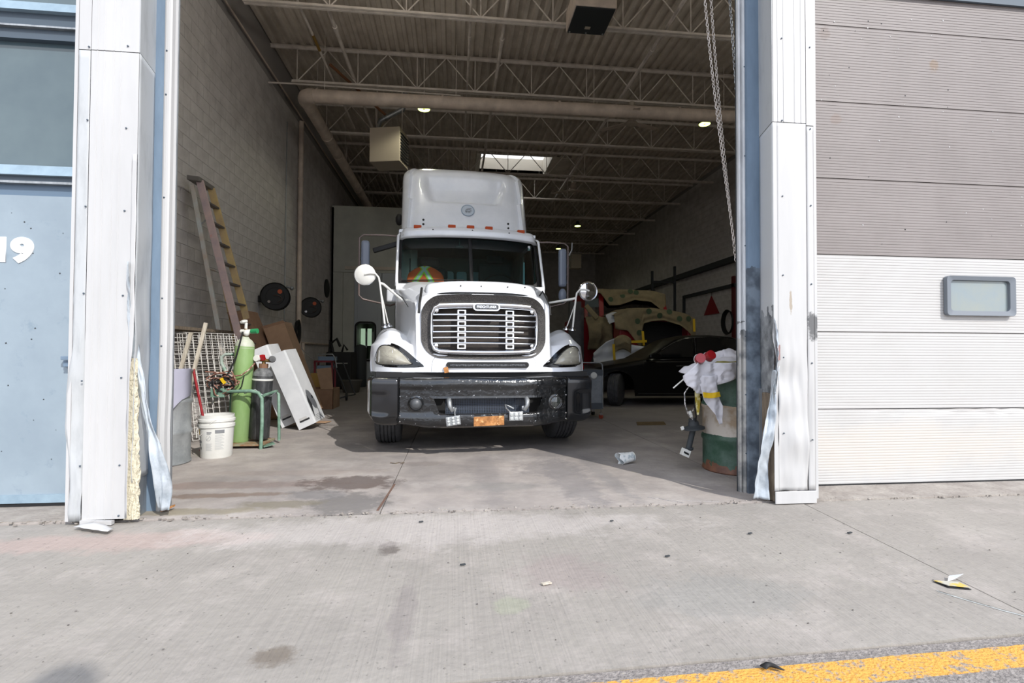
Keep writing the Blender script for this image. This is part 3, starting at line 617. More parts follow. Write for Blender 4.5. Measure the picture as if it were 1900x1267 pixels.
MB().tube([(XR-.03, 17.55, 3.1), (XR-.03, 17.55, 3.3)], .008, 5).build('hook', M['dash'], t)
t = thing('wall_hose', 'dark hose coil on the right block wall', 'hose', (XR-.1, 16.3, 2.1))
m = MB()
for k in range(5): m.tube([(XR-.06-.025*k, 16.3+(.3+.012*k)*math.cos(R(a_)), 2.1+(.36+.012*k)*math.sin(R(a_))) for a_ in range(0, 360, 15)], .016, 5, closed=True)
m.build('coil', M['rubber'], t, smooth=60)
t = thing('storage_rack', 'empty dark pallet rack frame standing by the right wall', 'rack', (8, 19.5, 0))
for x, y in ((7.53, 19), (8.43, 19)): MB().box(x-.04, x+.04, y-.04, y+.04, 0, 4.4 if x > 8 else 4.2).build('upright', M['dash'], t)
for z in (1.9, 3.75): MB().box(7.53, 8.43, 18.97, 19.03, z, z+.08).build('beam', M['dash'], t)
MB().bar((7.53, 19, 3.6), (8.43, 19, 2.0), .05, .05).build('brace', M['dash'], t)

# ================================================================== FACADE
def ribbed(x0, x1, z0, z1, y, ribs, d=.004, base=0):   # vertical fine ribs on a sheet facing -Y
    m = MB(); prof = [(x0, y+.02), (x0, y)]
    for r_ in ribs: prof += [(r_-.004, y), (r_-.002, y-d), (r_+.002, y-d), (r_+.004, y)]
    prof += [(x1, y), (x1, y+.02)]; n = len(prof)
    m.add([(a, b, z0) for a, b in prof]+[(a, b, z1) for a, b in prof], [(i, i+1, n+i+1, n+i) for i in range(n-1)]); return m
def screws(par, pts, r=.0055):
    m = MB()
    for x, y, z in pts: m.lathe([(r, 0), (r, -.004), (r*.5, -.006)], (x, y, z), (0, 1, 0), 8)
    return m.build('screw', M['darktrim'], par)
p = thing('trim_1', None, None, (0, YF, 0), kind='structure')       # left door pillar
tag(ribbed(-2.262, -2.015, .03, 2.3, YF, [-2.225, -2.185, -2.13, -2.09], .003).build('front_panel', M['clad'], p)); ribbed(-2.262, -1.985, 2.3, 2.94, YF, [-2.225, -2.185, -2.13, -2.09], .003).build('front_panel', M['clad'], p); ribbed(-2.262, -1.985, 2.945, 5.4, YF, [-2.225, -2.185, -2.13, -2.09], .003).build('front_panel', M['clad'], p)
def lowflash(sgn, x0, x1, z0, z1, y, bulge, nz=60, thick=.0015, nx=5):
    def f(u, v):
        z = lerp(z0, z1, v); b = bulge(u, z); return (lerp(x0, x1, u)+b[0], y+b[1], z)
    return MB().grid(f, nx, nz)
def bl(u, z):
    e = math.exp(-((z-.70)/.28)**2)
    return (-.035*e*(1-u)+.008*nv(u, z, 1, 6)*(1 if z < 1.4 else 0), .0+.035*e*(u)+.012*nv(u*2, z, 2, 5)*(1 if z < 1.2 else .0))
lowflash(-1, -2.335, -2.268, .02, 2.94, YF+.004, bl).build('edge_flashing', M['cladside'], p, smooth=50, solid=.0015)
MB().grid(lambda u, v: (lerp(-2.335, -2.266, u), YF+.003, lerp(2.945, 5.4, v)), 1, 1).build('edge_flashing', M['clad'], p, solid=.0015)
MB().box(-2.36, -2.34, YF+.005, 3.87, .02, 5.4).build('side_flashing', M['clad'], p)
# the front panel's right strip, peeled off low down
def pr(u, v):
    z = lerp(.04, 2.3, v); w1 = -1.985 if z > 1.25 else lerp(-1.995, -1.985, smst(.85, 1.25, z)); k = smst(1.25, .75, z)
    return (lerp(-2.015, w1, u)+.004*nv(u, z, 3, 7), YF-.004*k-.015*k*u+.003*nv(u, z, 5, 6)*k, z)
MB().grid(pr, 4, 50).build('front_strip', M['clad'], p, smooth=50, solid=.0012)
MB().grid(lambda u, v: (-1.985-.03*(1-smst(.4, 1.0, lerp(.05, 1.6, v)))+.012*nv(u, v, 1, 9)*u, YF+.012+.05*u+.004*nv(u*3, v*6, 0, 6), lerp(.05, 1.0, v)), 4, 40).build('insulation', M['foam'], p)
MB().box(-2.03, -1.995, YF+.01, YF+.05, .02, 1.0).build('insulation', M['foam'], p)
m = MB()
def foamf(u, v):
    z = lerp(.02, 1.02, v); return (lerp(-2.0, lerp(-1.95, -1.98, smst(.3, 1.0, z)), u)+.006*nv(u, z, 3, 20), YF+.02+.012*nv(u*2, z, 1, 18), z)
MB().grid(foamf, 10, 60).build('insulation', M['foam'], p, solid=.02)
def rev(u, v):
    z = lerp(.25, 2.94, v); k = smst(2.3, 1.2, z)
    return (-1.98-.045*u+.012*nv(u*1.5, z, 4, 4)*k-.015*k*math.sin(PI*u)*nv(0, z, 8, 3)*2, lerp(YF, 3.705, u), z)
MB().grid(rev, 8, 70).build('reveal_sheet', M['cladside'], p, smooth=60, solid=.0015)
MB().prism([(-1.98, YF, 2.945), (-1.984, YF, 2.945), (-2.029, 3.705, 2.945), (-2.025, 3.705, 2.945)], (0, 0, 2.45)).build('reveal_sheet', M['cladside'], p)
MB().prism([(-1.99, YF+.05, 0), (-1.994, YF+.05, 0), (-2.035, 3.705, 0), (-2.031, 3.705, 0)], (0, 0, .9)).build('reveal_backing', M['galv'], p)
def flap(u, v):                               # long sheet strip twisting outward towards the ground
    z = lerp(1.62, .045, v); cx = -2.02+.165*smst(.15, .95, v)+.01*math.sin(v*9); wd = lerp(.012, .085, smst(.1, .75, v)); tw = lerp(.2, 1.0, v)
    s = (u-.5)*2; return (cx+wd*s*.5*(1-.25*abs(math.sin(v*7)))+.008*nv(u, v*6, 2, 2), YF-.012+.02*v+.09*v-.03*abs(s)*math.sin(v*11+s)-.012*nv(u*3, v*9, 2, 1.5), z+.02*s*nv(u, v, 0, 3))
MB().grid(flap, 10, 70).build('torn_flap', M['bent'], p, smooth=35, solid=.0012)
MB().obox((-2.17, YF-.005, .015), (.09, 0, -.004), (0, .015, 0), (0, 0, .012)).build('bottom_trim', M['clad'], p)
screws(p, [(-2.275, YF-.001, z) for z in (2.96, 2.5, 1.96, 1.42, .88, .36)]+[(-2.05, YF-.002, z) for z in (2.98, 2.46, 1.94, 1.41, .9, .36, .05)])
MB().grid(lambda u, v: (-2.25+.25*u+.01*v, 3.42-.1*u-.07*v+.02*nv(u, v, 1, 4), .012+.025*math.sin(u*3)*(1-v)+.008*v), 12, 3).build('fallen_strip', M['clad'], p, solid=.0015, smooth=40)
for o in p.children:
    if o.name.startswith('fallen'): o.parent = None; o.location = Vector(p.location); tag(o, 'white bent metal strip lying at the foot of the left pillar', 'metal strip')

# left steel jamb and the vertical guide
j = thing('trim_2', None, None, (-2.0, 3.8, 0), kind='structure')
MB().box(-2.12, -1.952, 3.70, 3.745, 0, 5.4).build('steel_jamb', M['bluesteel'], j)
def guide(u, v):
    z = lerp(0.0, 5.4, v); pr_ = [(-1.965, 3.74), (-1.965, 3.695), (-1.955, 3.69), (-1.942, 3.69), (-1.934, 3.70), (-1.924, 3.705), (-1.920, 3.735), (-1.910, 3.75)]
    i = min(int(u*7+1e-6), 7); x, y = pr_[i]; k = smst(1.6, .9, z)
    return (x+.008*nv(0, z, 3, 2.5)*k, y+.006*nv(1, z, 3, 3)*k, z)
MB().grid(guide, 7, 140).build('door_guide', M['clad'], j, solid=.002)
MB().box(-1.93, -1.905, 3.752, 3.764, 0.0, 5.4).build('rear_angle', M['galv'], j)
screws(j, [(-1.948, 3.689, z) for z in (.45, 1.1, 1.42, 2.1, 2.8, 3.1)])
MB().obox((-1.89, 3.69, .02), (.03, .01, .01), (0, .02, 0), (0, 0, .006)).build('foot_scrap', M['rust'], j)

# left door with its transom and its number
d = thing('door_1', None, None, (0, 3.87, 0), kind='structure')
DY = 3.87
MB().box(-4.0, -2.36, DY, DY+.05, .06, 2.13).build('door_leaf', M['bluedoor'], d)
MB().box(-4.0, -2.36, DY-.012, DY, .03, .085).build('bottom_rail', M['bluetrim'], d)
MB().box(-4.0, -2.36, DY-.004, DY+.05, .005, .03).build('bottom_seal', M['rubber'], d)
MB().box(-4.0, -2.36, DY+.02, DY+.08, 2.13, 2.22).build('head_recess', mat('dark_blue_rail', '#5c6f82', .5), d)  # recessed head rail in a darker blue than the door leaf
MB().box(-4.0, -2.36, DY-.02, DY+.05, 2.21, 2.225).build('drip_edge', M['galv'], d)
MB().box(-4.0, -2.36, DY-.01, DY+.06, 2.225, 2.262).build('sill_gasket', M['darktrim'], d)
MB().prism([(-4, DY-.04, 2.262), (-4, DY+.03, 2.262), (-4, DY+.03, 2.335), (-4, DY-.015, 2.335)], (1.64, 0, 0)).build('transom_sill', M['bluetrim'], d)
w2 = thing('window_2', None, None, (-3.2, 3.9, 2.8), kind='structure')
tg = mat('transom_glass', '#4a5a62', .08, col2='#5b6b70', scale=1.1, lo=.35, hi=.7)
MB().box(-4.0, -2.36, DY+.05, DY+.06, 2.335, 3.22).build('pane', tg, w2)
MB().box(-4.0, -2.36, DY-.0, DY+.05, 3.22, 3.29).build('head_bar', M['darktrim'], w2)
MB().box(-4.0, -2.36, DY-.03, DY+.05, 3.29, 3.302).build('drip_edge', M['galv'], w2)
MB().box(-4.0, -2.36, DY-.0, DY+.05, 3.302, 3.40).build('mullion_face', M['darktrim'], w2)
MB().prism([(-4, DY-.04, 3.40), (-4, DY+.03, 3.40), (-4, DY+.03, 3.47), (-4, DY-.015, 3.47)], (1.64, 0, 0)).build('upper_sill', M['bluetrim'], w2)
MB().box(-4.0, -2.36, DY+.05, DY+.06, 3.47, 5.4).build('upper_pane', tg, w2)
hd = MB().box(-2.655, -2.47, DY-.055, DY-.035, 1.003, 1.028).box(-2.64, -2.61, DY-.05, DY, .955, .97).box(-2.655, -2.47, DY-.03, DY, .955, 1.0).build('handle', M['bluesteel'], d, bev=.003)
numw = mat('number_white', '#E9E9E8', .6)
n19 = text_mesh('9', 'numeral', numw, d, (-2.945, DY-.003, 1.745), .215, sx=1.25, bold=.013); text_mesh('1', 'numeral', numw, d, (-3.075, DY-.003, 1.745), .215, sx=1.2, bold=.013)
m = MB(); random.seed(5)
for k in range(26):
    x = random.uniform(-3.05, -2.5); z = random.uniform(.3, 2.05); s = random.uniform(.002, .005); m.obox((x, DY-.0006, z), (s, 0, s*.3), (0, .0006, 0), (-s*.3, 0, s))
m.build('chip', M['dash'], d)

# right pillar
q = thing('trim_3', None, None, (0, YF, 0), kind='structure')
def rp(u, v):
    z = lerp(.09, 2.735, v); x = lerp(2.30, 2.525, u); k = smst(1.35, .9, z); e = math.exp(-((z-.45)/.12)**2)
    return (x, YF+.012*k*nv(u*1.5, z, 6, 4)+.02*(1-u)*k*nv(0, z, 9, 5)-.02*e*u+.012*e*math.sin(u*9), z)
MB().grid(rp, 16, 90).build('front_panel', M['clad'], q, smooth=50, solid=.0012)
ribbed(2.275, 2.525, 2.74, 5.4, YF, [2.31, 2.355, 2.44, 2.49], .003).build('front_panel', M['clad'], q)
def re_(u, v):
    z = lerp(.09, 2.72, v); e = math.exp(-((z-.62)/.22)**2); return (lerp(2.53, 2.585, u)-.008*e*(1-u), YF+.002+.02*e*(1-u), z)
MB().grid(re_, 3, 60).build('edge_flashing', M['clad'], q, smooth=50, solid=.0015)
MB().box(2.53, 2.585, YF, YF+.004, 2.725, 5.4).build('edge_flashing', M['clad'], q)
MB().box(2.585, 2.605, YF, 3.87, .03, 5.4).build('side_flashing', M['clad'], q)
def ls(u, v):                                  # curled left edge of the front panel
    z = lerp(.09, 2.735, v); k = smst(1.3, 1.15, z)*smst(.5, .95, z); x = lerp(2.268, 2.30, u)
    return (x+.012*k*math.sin(z*9)*(1-u), YF-.03*k*(1-u)*math.sin(z*7+1)-.0*u, z)
MB().grid(ls, 5, 90).build('front_strip', M['clad'], q, smooth=50, solid=.0012)
MB().box(2.27, 2.585, YF-.01, YF+.0, .0, .088).build('base_trim', M['clad'], q, bev=.003)
MB().box(2.275, 2.33, YF+.02, YF+.16, .01, .78).build('timber_post', M['post'], q, bev=.006)
MB().box(2.32, 2.34, YF+.16, 3.72, 0, .8).build('reveal_backing', M['galv'], q)
soot = M['sooty']; band(soot, 1.35, 9, '#BFC1C2', nz_=.12)
def rr_(u, v):
    z = lerp(.5, 2.735, v); k = smst(1.6, 1.0, z); y = lerp(YF, 3.72, u)
    cut = .16*smst(1.0, .62, z)*u*0
    return (2.268+.067*u+.012*nv(u*2, z, 3, 4)*k, y, z)
MB().grid(rr_, 8, 60).build('reveal_sheet', soot, q, smooth=50, solid=.0015)
MB().prism([(2.266, YF, 2.74), (2.27, YF, 2.74), (2.337, 3.72, 2.74), (2.333, 3.72, 2.74)], (0, 0, 2.66)).build('reveal_sheet', M['cladside'], q)
def rf(u, v):
    z = lerp(.95, .02, v); cx = lerp(2.26, 2.19, smst(0, 1, v))+.008*math.sin(v*8); wd = lerp(.02, .1, smst(0, .8, v)); s = (u-.5)*2
    return (cx+wd*.5*s+.006*nv(u, v*5, 2, 2), YF+.0+.07*v-.03*abs(s)+.012*nv(u*3, v*9, 4, 1.5)+.02*math.sin(v*9+s), z+.015*s*nv(u, v, 1, 3))
MB().grid(rf, 10, 60).build('torn_flap', M['bent'], q, smooth=35, solid=.0012)
def rc(u, v):
    z = lerp(1.32, .78, v); e = math.sin(PI*v); return (2.272+.045*u*e+.006*nv(u, v*7, 3, 2), YF-.006-.035*e*math.sin(u*PI*1.3+v*3)-.01*nv(u*3, v*8, 5, 2), z)
MB().grid(rc, 10, 50).build('crumpled_edge', M['bent'], q, smooth=30, solid=.0012)
MB().grid(lambda u, v: (lerp(2.285, 2.31, u)+.004*nv(v, u, 2, 9), YF-.012, lerp(1.02, 1.13, v)), 3, 6).build('red_smudge', mat('old_red', '#8b6f6c', .8), q)
screws(q, [(2.34, YF-.002, z) for z in (3.35, 2.75, 2.2, 1.63, 1.04, .5, .05)]+[(2.56, YF-.001, z) for z in (3.3, 2.7, 2.14, 1.57, 1.0, .45)])
add_patch(M['clad'], 2.58, 1.27, .05, .09, '#2b2c2e', .8, 14, axis='XZ', soft=.4)
add_patch(M['clad'], 2.40, 1.45, .012, .09, '#8f7f67', .7, 9, axis='XZ', soft=.3)
j = thing('trim_4', None, None, (2.3, 3.86, 0), kind='structure')
bs = mat('blue_frame_sooty', '#74879A', .5, col2='#66788a', scale=3, lo=.4, hi=.65, stretch=(2, 2, .5)); band(bs, -1, 1.75, '#4c5560', nz_=.15, col2='#74808c')
MB().box(2.236, 2.42, 3.72, 3.78, 0, 5.4).build('steel_jamb', bs, j)
gv = mat('guide_worn', '#C9CBCD', .45, col2='#a7a9ab', scale=3, stretch=(2, 2, .6)); band(gv, -1, 1.25, '#6d6f70', nz_=.15, col2='#a5a39f')
m = MB(); prof = [(2.19, 3.79), (2.19, 3.765), (2.199, 3.755), (2.206, 3.77), (2.213, 3.77), (2.219, 3.75), (2.23, 3.745), (2.242, 3.75), (2.245, 3.78)]
n = len(prof); m.add([(a, b, 0) for a, b in prof]+[(a, b, 5.4) for a, b in prof], [(i, i+1, n+i+1, n+i) for i in range(n-1)]); m.build('door_guide', gv, j, solid=.002)
MB().box(2.185, 2.20, 3.79, 3.80, 0, 5.4).build('rear_angle', M['dash'], j)
screws(j, [(2.23, 3.748, z) for z in (.3, .75, 1.2, 1.9, 2.6, 3.3)])

# right overhead door: seven sections with horizontal ribs
d = thing('door_2', None, None, (0, 3.87, 0), kind='structure')
X0, X1 = 2.61, 7.6
def section(z0, z1, m_, dent=0):
    m = MB(); prof = [(z0, DY+.03), (z0+.002, DY)]; n = 27; p_ = (z1-z0-.012)/n
    for k in range(n):
        a = z0+.006+k*p_; prof += [(a, DY), (a+p_*.5, DY), (a+p_*.62, DY+.0022), (a+p_*.88, DY+.0022)]
    prof += [(z1-.002, DY), (z1, DY+.03)]; n = len(prof); NX = 60 if dent else 1; vs = []
    for i in range(NX+1):
        x = lerp(X0, X1, i/NX)
        for z, y in prof:
            e = 0
            if dent: e = .02*smst(4.0-.9, 4.1, x)*math.exp(-((z1-z)/.05)**2)*(.6+nv(x*3, z*4, 0, 3))
            vs.append((x, y+e, z-(.3*e if dent else 0)))
    m.add(vs, [(i*n+k, (i+1)*n+k, (i+1)*n+k+1, i*n+k+1) for i in range(NX) for k in range(n-1)])
    m.box(X0, X1, DY+.03, DY+.05, z0, z1); return m.build('door_section', m_, d)
zj = [.0, .62, 1.247, 1.877, 2.503, 3.137, 3.771, 4.40]
for k in range(7):
    b_ = MB(); section(zj[k]+.0015+(.012 if k == 0 else 0), zj[k+1]-.0015, M['doorwhite'] if k < 3 else M['taupe'], dent=(k == 0))
MB().box(X0, X1, DY-.005, DY+.04, .0, .016).build('bottom_seal', M['rubber'], d)
hz_ = 3.86
MB().prism([(3.0, DY-.03, 4.05), (3.0, DY-.03, 5.4), (7.6, DY-.03, 5.4), (7.6, DY-.03, 4.05)], (0, .02, 0)).build('head_trim', M['darktrim'], d)
w3 = thing('window_3', None, None, (4.38, 3.86, 1.5), kind='structure')
a0, a1, c0, c1 = 4.055, 4.70, 1.39, 1.72
MB().frame(rrect(a0, a1, c0, c1, .03, DY-.04), rrect(a0+.045, a1-.045, c0+.04, c1-.035, .03, DY-.03), (0, .035, 0)).build('frame', mat('window_frame_grey', '#6b7178', .5), w3, bev=.002)
MB().box(a0+.03, a1-.03, DY-.008, DY-.005, c0+.03, c1-.03).build('pane', mat('door_pane', '#7f8b90', .08, col2='#8b9088', scale=2.2), w3)
m = MB(); random.seed(11); m2 = MB(); m3 = MB()
for k in range(60):
    x = random.uniform(2.65, 4.9); z = random.uniform(1.95, 3.9); s = random.uniform(.003, .007); tgt = random.choice((m, m2, m2))
    tgt.lathe([(s, 0), (s*.7, -.0015)], (x, DY-.0005, z), (0, 1, 0), 7)
m.build('hole', M['black'], d); m2.build('filler_spot', M['clad'], d)
add_patch(M['taupe'], 3.0, 3.7, .05, .05, '#6f625b', .6, 12, axis='XZ'); add_patch(M['taupe'], 3.1, 3.0, .05, .04, '#7c6d65', .6, 12, axis='XZ'); add_patch(M['taupe'], 4.0, 3.5, .04, .05, '#7c6650', .6, 12, axis='XZ')
add_patch(M['doorwhite'], 3.6, .3, 1.2, .16, '#C9BDAE', .35, 2, axis='XZ', soft=.8)

# open overhead door's curved track and the hoist chain
t = thing('hoist_chain', 'long pale loop of steel door-hoist chain tied to the right jamb', 'chain', (2.2, 4.1, 3))
m = MB()
def strand(p0, p1, sag):
    p0, p1 = Vector(p0), Vector(p1); L_ = (p1-p0).length; n = int(L_/.029)
    for k in range(n):
        t_ = (k+.5)/n; c = p0.lerp(p1, t_)+Vector((-sag*math.sin(PI*t_), 0, 0)); d_ = (p1-p0).normalized()
        s_ = Vector((0, 1, 0)) if k % 2 else Vector((1, 0, 0)); s_ = (s_-d_*s_.dot(d_)).normalized()
        ring = [c+d_*(.0185*math.cos(a_))*1.0+s_*(.0105*math.sin(a_)) for a_ in [2*PI*i/8 for i in range(8)]]
        m.tube(ring, .0034, 4, closed=True)
strand((2.0, 4.1, 5.2), (2.345, 4.1, 2.0), .035); strand((2.10, 4.13, 5.2), (2.37, 4.12, 1.85), .035)
tag(m.build('link', M['galv'] if False else mat('chain_zinc', '#C9C1BA', .5, .2), t, smooth=60), kind='stuff')
t2 = thing('pull_chain', 'thin darker chain hanging close behind the right jamb at the top', 'chain', (2.4, 4.2, 3.7))
m = MB(); strand((2.30, 4.2, 5.2), (2.43, 4.2, 3.3), .0); tag(m.build('link', M['galv'], t2), kind='stuff')

# ================================================================== TRUCK
T = thing('truck', 'white highway tractor truck with chrome grille and tall sleeper roof, facing out', 'truck', (.325, 5.22, 0), R(4.0))
def tb(mb, name, m, parent=None, **k): return mb.build(name, m, parent or T, world=False, **k)
def hw(y): return .67+.29*max(0, min(1, y/1.45))**.9
HOODP = [(0, .10, .86), (.25, .115, 1.05), (.4, .15, 1.40), (.48, .17, 1.55), (.52, .20, 1.62), (.56, .27, 1.672), (.62, .40, 1.71), (.8, .95, 1.86), (1, 1.45, 1.955)]
FENDP = [(0, .10, .86), (.2, .13, 1.0), (.36, .2, 1.16), (.44, .30, 1.24), (.54, .5, 1.34), (.64, .75, 1.385), (.8, 1.05, 1.36), (.92, 1.3, 1.25), (1, 1.45, 1.15)]
def nose_pt(u, t):                            # u: -1..1 across, t: 0..1 up and back
    s = 1 if u >= 0 else -1; a = abs(u)
    if a < .56:
        y, z = path(HOODP, t); x = a/.56*hw(y); r = a/.56
        z -= .10*max(0, (r-.72)/.28)**2.2*smst(.45, .6, t); y += .05*r**3*(1-smst(.5, .9, t))
    else:
        f = (a-.56)/.44; y, z = path(FENDP, t)
        b = smst(0, .10, f); yh, zh = path(HOODP, t)
        hy = hw(yh); 
        o = max(0, (f-.10)/.90)
        z_f = z-.22*o**3.5*smst(.3, .6, t)-.10*(1-o)**2*smst(.3, .5, t)*1.0
        y_f = y+.05+.33*o**2.6*(1-smst(.45, .95, t))
        zh2 = zh-.10*smst(.45, .6, t); yh2 = yh+.05*(1-smst(.5, .9, t))
        y = lerp(yh2, y_f, b); z = lerp(zh2, z_f, b)
        xf = lerp(hw(y)+.012, 1.185-.0*o, o); x = lerp(hw(yh), xf, b)
        if t < .42: x -= .02*smst(.9, 1, f)*(1-t/.42)
    # recess for the grille
    zc, xc = (z-1.315)/.285, x/.60
    xc = x/.625; zc = (z-1.325)/.30; q = (abs(xc)**6+abs(zc)**6)
    if t < .55 and a < .56: y += .13*(1-smst(.80, 1.0, q**(1/6.)))
    return (s*x, y, z)
us = []
NUx = 150
def nose_grid(u, v): return nose_pt(u*2-1, v)
tb(MB().grid(nose_grid, NUx, 110), 'bonnet', M['truck'], smooth=50)
def side_grid(s):
    def f(u, v):
        t = .0+v; x, y, z = nose_pt(s*1.0, t); arch = .51+math.sqrt(max(0, .60**2-(y-1.10)**2)) if abs(y-1.10) < .60 else .86
        zb = min(z-.005, max(arch, .84)) if y > .5 else .86
        return (s*(abs(x)+.012*math.sin(PI*u)), y, lerp(z, zb, u))
    return f
for s in (-1, 1): tb(MB().grid(side_grid(s), 8, 90), 'fender_side', M['truck'], smooth=50)
def nose_y(x, z):                             # depth of the fender/bonnet front at height z (z below about 1.3)
    s = abs(x); best = None
    lo, hi = 0, .7
    u = min(1, (.56+.44*max(0, (s-.68)/.505))) if s > .67 else s/.67*.56
    for k in range(60):
        t = k/60*.6; p_ = nose_pt(u, t)
        d_ = abs(p_[2]-z)
        if best is None or d_ < best[0]: best = (d_, p_[1])
    return best[1]
def patch(poly, off, dome, rings=6, fn=nose_y):
    cx = sum(p[0] for p in poly)/len(poly); cz = sum(p[1] for p in poly)/len(poly); m = MB(); n = len(poly)
    vs = [(cx, fn(cx, cz)-off-dome, cz)]
    for k in range(1, rings+1):
        r = k/rings
        for p in poly:
            x = cx+(p[0]-cx)*r; z = cz+(p[1]-cz)*r; vs.append((x, fn(x, z)-off-dome*(1-r**3), z))
    fs = [(0, 1+(i+1) % n, 1+i) for i in range(n)]
    for k in range(rings-1): fs += [(1+k*n+i, 1+k*n+(i+1) % n, 1+(k+1)*n+(i+1) % n, 1+(k+1)*n+i) for i in range(n)]
    # skirt
    b = 1+(rings-1)*n; e = len(vs); vs += [(p[0], fn(p[0], p[1])+.03, p[1]) for p in poly]
    fs += [(b+i, b+(i+1) % n, e+(i+1) % n, e+i) for i in range(n)]
    m.add(vs, fs); return m
def densify(poly, k=4):
    # catmull-rom through the outline
    n = len(poly); o = []
    for i in range(n):
        p0, p1, p2, p3 = (Vector((*poly[(i+j) % n], 0)) for j in (-1, 0, 1, 2))
        for q in range(k):
            t = q/k; v = .5*((2*p1)+(-p0+p2)*t+(2*p0-5*p1+4*p2-p3)*t*t+(-p0+3*p1-3*p2+p3)*t**3); o.append((v.x, v.y))
    return o
HL = [(1.135, .935), (1.145, 1.0), (1.13, 1.09), (1.085, 1.15), (1.0, 1.165), (.89, 1.135), (.79, 1.07), (.70, .99), (.625, .925), (.66, .912), (.85, .908), (1.05, .915)]
HL2 = [(1.115, .955), (1.122, 1.0), (1.105, 1.075), (1.07, 1.125), (1.0, 1.135), (.91, 1.105), (.83, 1.045), (.76, .965), (.745, .942), (.85, .932), (1.0, .932), (1.08, .937)]
for s in (-1, 1):
    P = densify([(s*x, z) for x, z in HL]); Q = densify([(s*x, z) for x, z in HL2])
    h = tb(patch(P, .006, .004), 'headlight', M['blackgloss'], smooth=30)
    tb(patch(Q, .012, .045, 7), 'lens', M['lens'], h, smooth=50)
    tb(MB().tube([(x, nose_y(x, z)-.014, z) for x, z in Q], .006, 6, closed=True), 'lens_rim', M['darkchrome'], h, smooth=60)
    for k in (1, 2):
        xx = s*(.8+.14*k); tb(MB().tube([(xx, nose_y(xx, z)-.05, z) for z in (.96, 1.02, 1.08)], .003, 5), 'lens_flute', M['whitepl'], h)
# grille: surround, dark backing, chrome ring, bars, ladder brackets
def gy(x, z): return .105+.05*abs(x/.6)**3+.10*max(0, (z-1.2))*.25
def orr(x0, x1, z0, z1, r, off, n=8, bow=0):
    o = []
    for x, _, z in rrect(x0, x1, z0, z1, r, 0, n):
        if bow: z += (bow if z > (z0+z1)/2 else -bow*.7)*(1-(x/x1)**2)
        o.append((x, gy(x, z)+off, z))
    return o
def dens(pts, k=5):
    o = []
    for a, b in zip(pts, pts[1:]+pts[:1]):
        a, b = Vector(a), Vector(b); m_ = max(1, int((b-a).length/.05)); 
        for q in range(m_): p_ = a.lerp(b, q/m_); o.append(p_)
    return o
def gfix(pts, off, bow, x1, zc): # re-seat outline after densifying
    return [(p[0], gy(p[0], p[2])+off, p[2]) for p in pts]
def ring(x1a, z0a, z1a, ra, x1b, z0b, z1b, rb, offa, offb, bow, thick=.04):
    def O(x1, z0, z1, r, off):
        raw = rrect(-x1, x1, z0, z1, r, 0, 8); # insert bowed points on the long sides
        out = []
        n = len(raw)
        for i in range(n):
            a, b = raw[i], raw[(i+1) % n]; out.append(a)
            L_ = math.hypot(a[0]-b[0], a[2]-b[2])
            if i % 9 == 8:
                for q in range(1, 12): out.append((lerp(a[0], b[0], q/12), 0, lerp(a[2], b[2], q/12)))
        res = []
        zc = (z0+z1)/2
        for x, _, z in out:
            k = smst(0, (z1-z0)/2, abs(z-zc)); zz = z+(1 if z > zc else -1)*bow*(1-(x/x1)**2)*k; res.append((x, gy(x, zz)+off, zz))
        return res
    return MB().frame(O(x1a, z0a, z1a, ra, offa), O(x1b, z0b, z1b, rb, offb), (0, thick, 0))
gr_ = tb(ring(.655, 1.015, 1.64, .20, .56, 1.07, 1.56, .13, -.012, .02, .022, .06), 'grille_surround', mat('speckled_steel', '#4a4643', .35, .2, col2='#1f1d1c', scale=140, lo=.42, hi=.55, bump=.4, bscale=160), smooth=30)
tb(MB().grid(lambda u, v: (lerp(-.6, .6, u), gy(lerp(-.6, .6, u), 1.3)+.088, lerp(1.06, 1.59, v)), 16, 4), 'grille_backing', mat('radiator_dark', '#191512', .7, col2='#3a3029', scale=10, stretch=(1, 1, 5)))
g = tb(ring(.562, 1.058, 1.562, .12, .535, 1.10, 1.505, .08, -.024, -.02, .016, .05), 'grille', M['chrome'], smooth=35)
tb(MB().tube([(x, gy(x, 1.53)-.026, 1.541+.014*(1-(x/.5)**2)) for x in [lerp(-.47, .47, q/20) for q in range(21)]], .030, 14), 'grille_header', M['chrome'], g, smooth=60)
tb(MB().tube([(x, gy(x, 1.07)-.026, 1.075-.010*(1-(x/.5)**2)) for x in [lerp(-.47, .47, q/20) for q in range(21)]], .021, 12), 'grille_lower_bar', M['chrome'], g, smooth=60)
for sx in (-1, 1): tb(MB().tube([(sx*.47, gy(.47, 1.53)-.026, 1.541), (sx*.52, gy(.52, 1.5)-.026, 1.52), (sx*.548, gy(.55, 1.45)-.026, 1.46), (sx*.552, gy(.55, 1.3)-.026, 1.3), (sx*.545, gy(.55, 1.15)-.026, 1.15), (sx*.52, gy(.52, 1.1)-.026, 1.095), (sx*.47, gy(.47, 1.07)-.026, 1.075)], [.03, .024, .016, .014, .015, .018, .021], 12), 'grille_side_bar', M['chrome'], g, smooth=60)
for k in range(6):
    z = 1.155+.0585*k+.0
    x1 = .535
    tb(MB().tube([(x, gy(x, z)-.02-.012*(1-(x/x1)**2), z+.004*(1-(x/x1)**2)) for x in [lerp(-x1, (.40 if k == 2 else x1), q/16) for q in range(17)]], .0105, 8), 'grille_bar', M['chrome'], g, smooth=60)
for s in (-.245, .255):
    for k in range(7):
        z = 1.125+.0585*k
        tb(MB().frame(rrect(s-.044, s+.044, z-.026, z+.024, .006, gy(s, z)-.022), rrect(s-.029, s+.029, z-.014, z+.014, .008, gy(s, z)-.022), (0, .03, 0)), 'grille_bracket', M['chrome'], g)
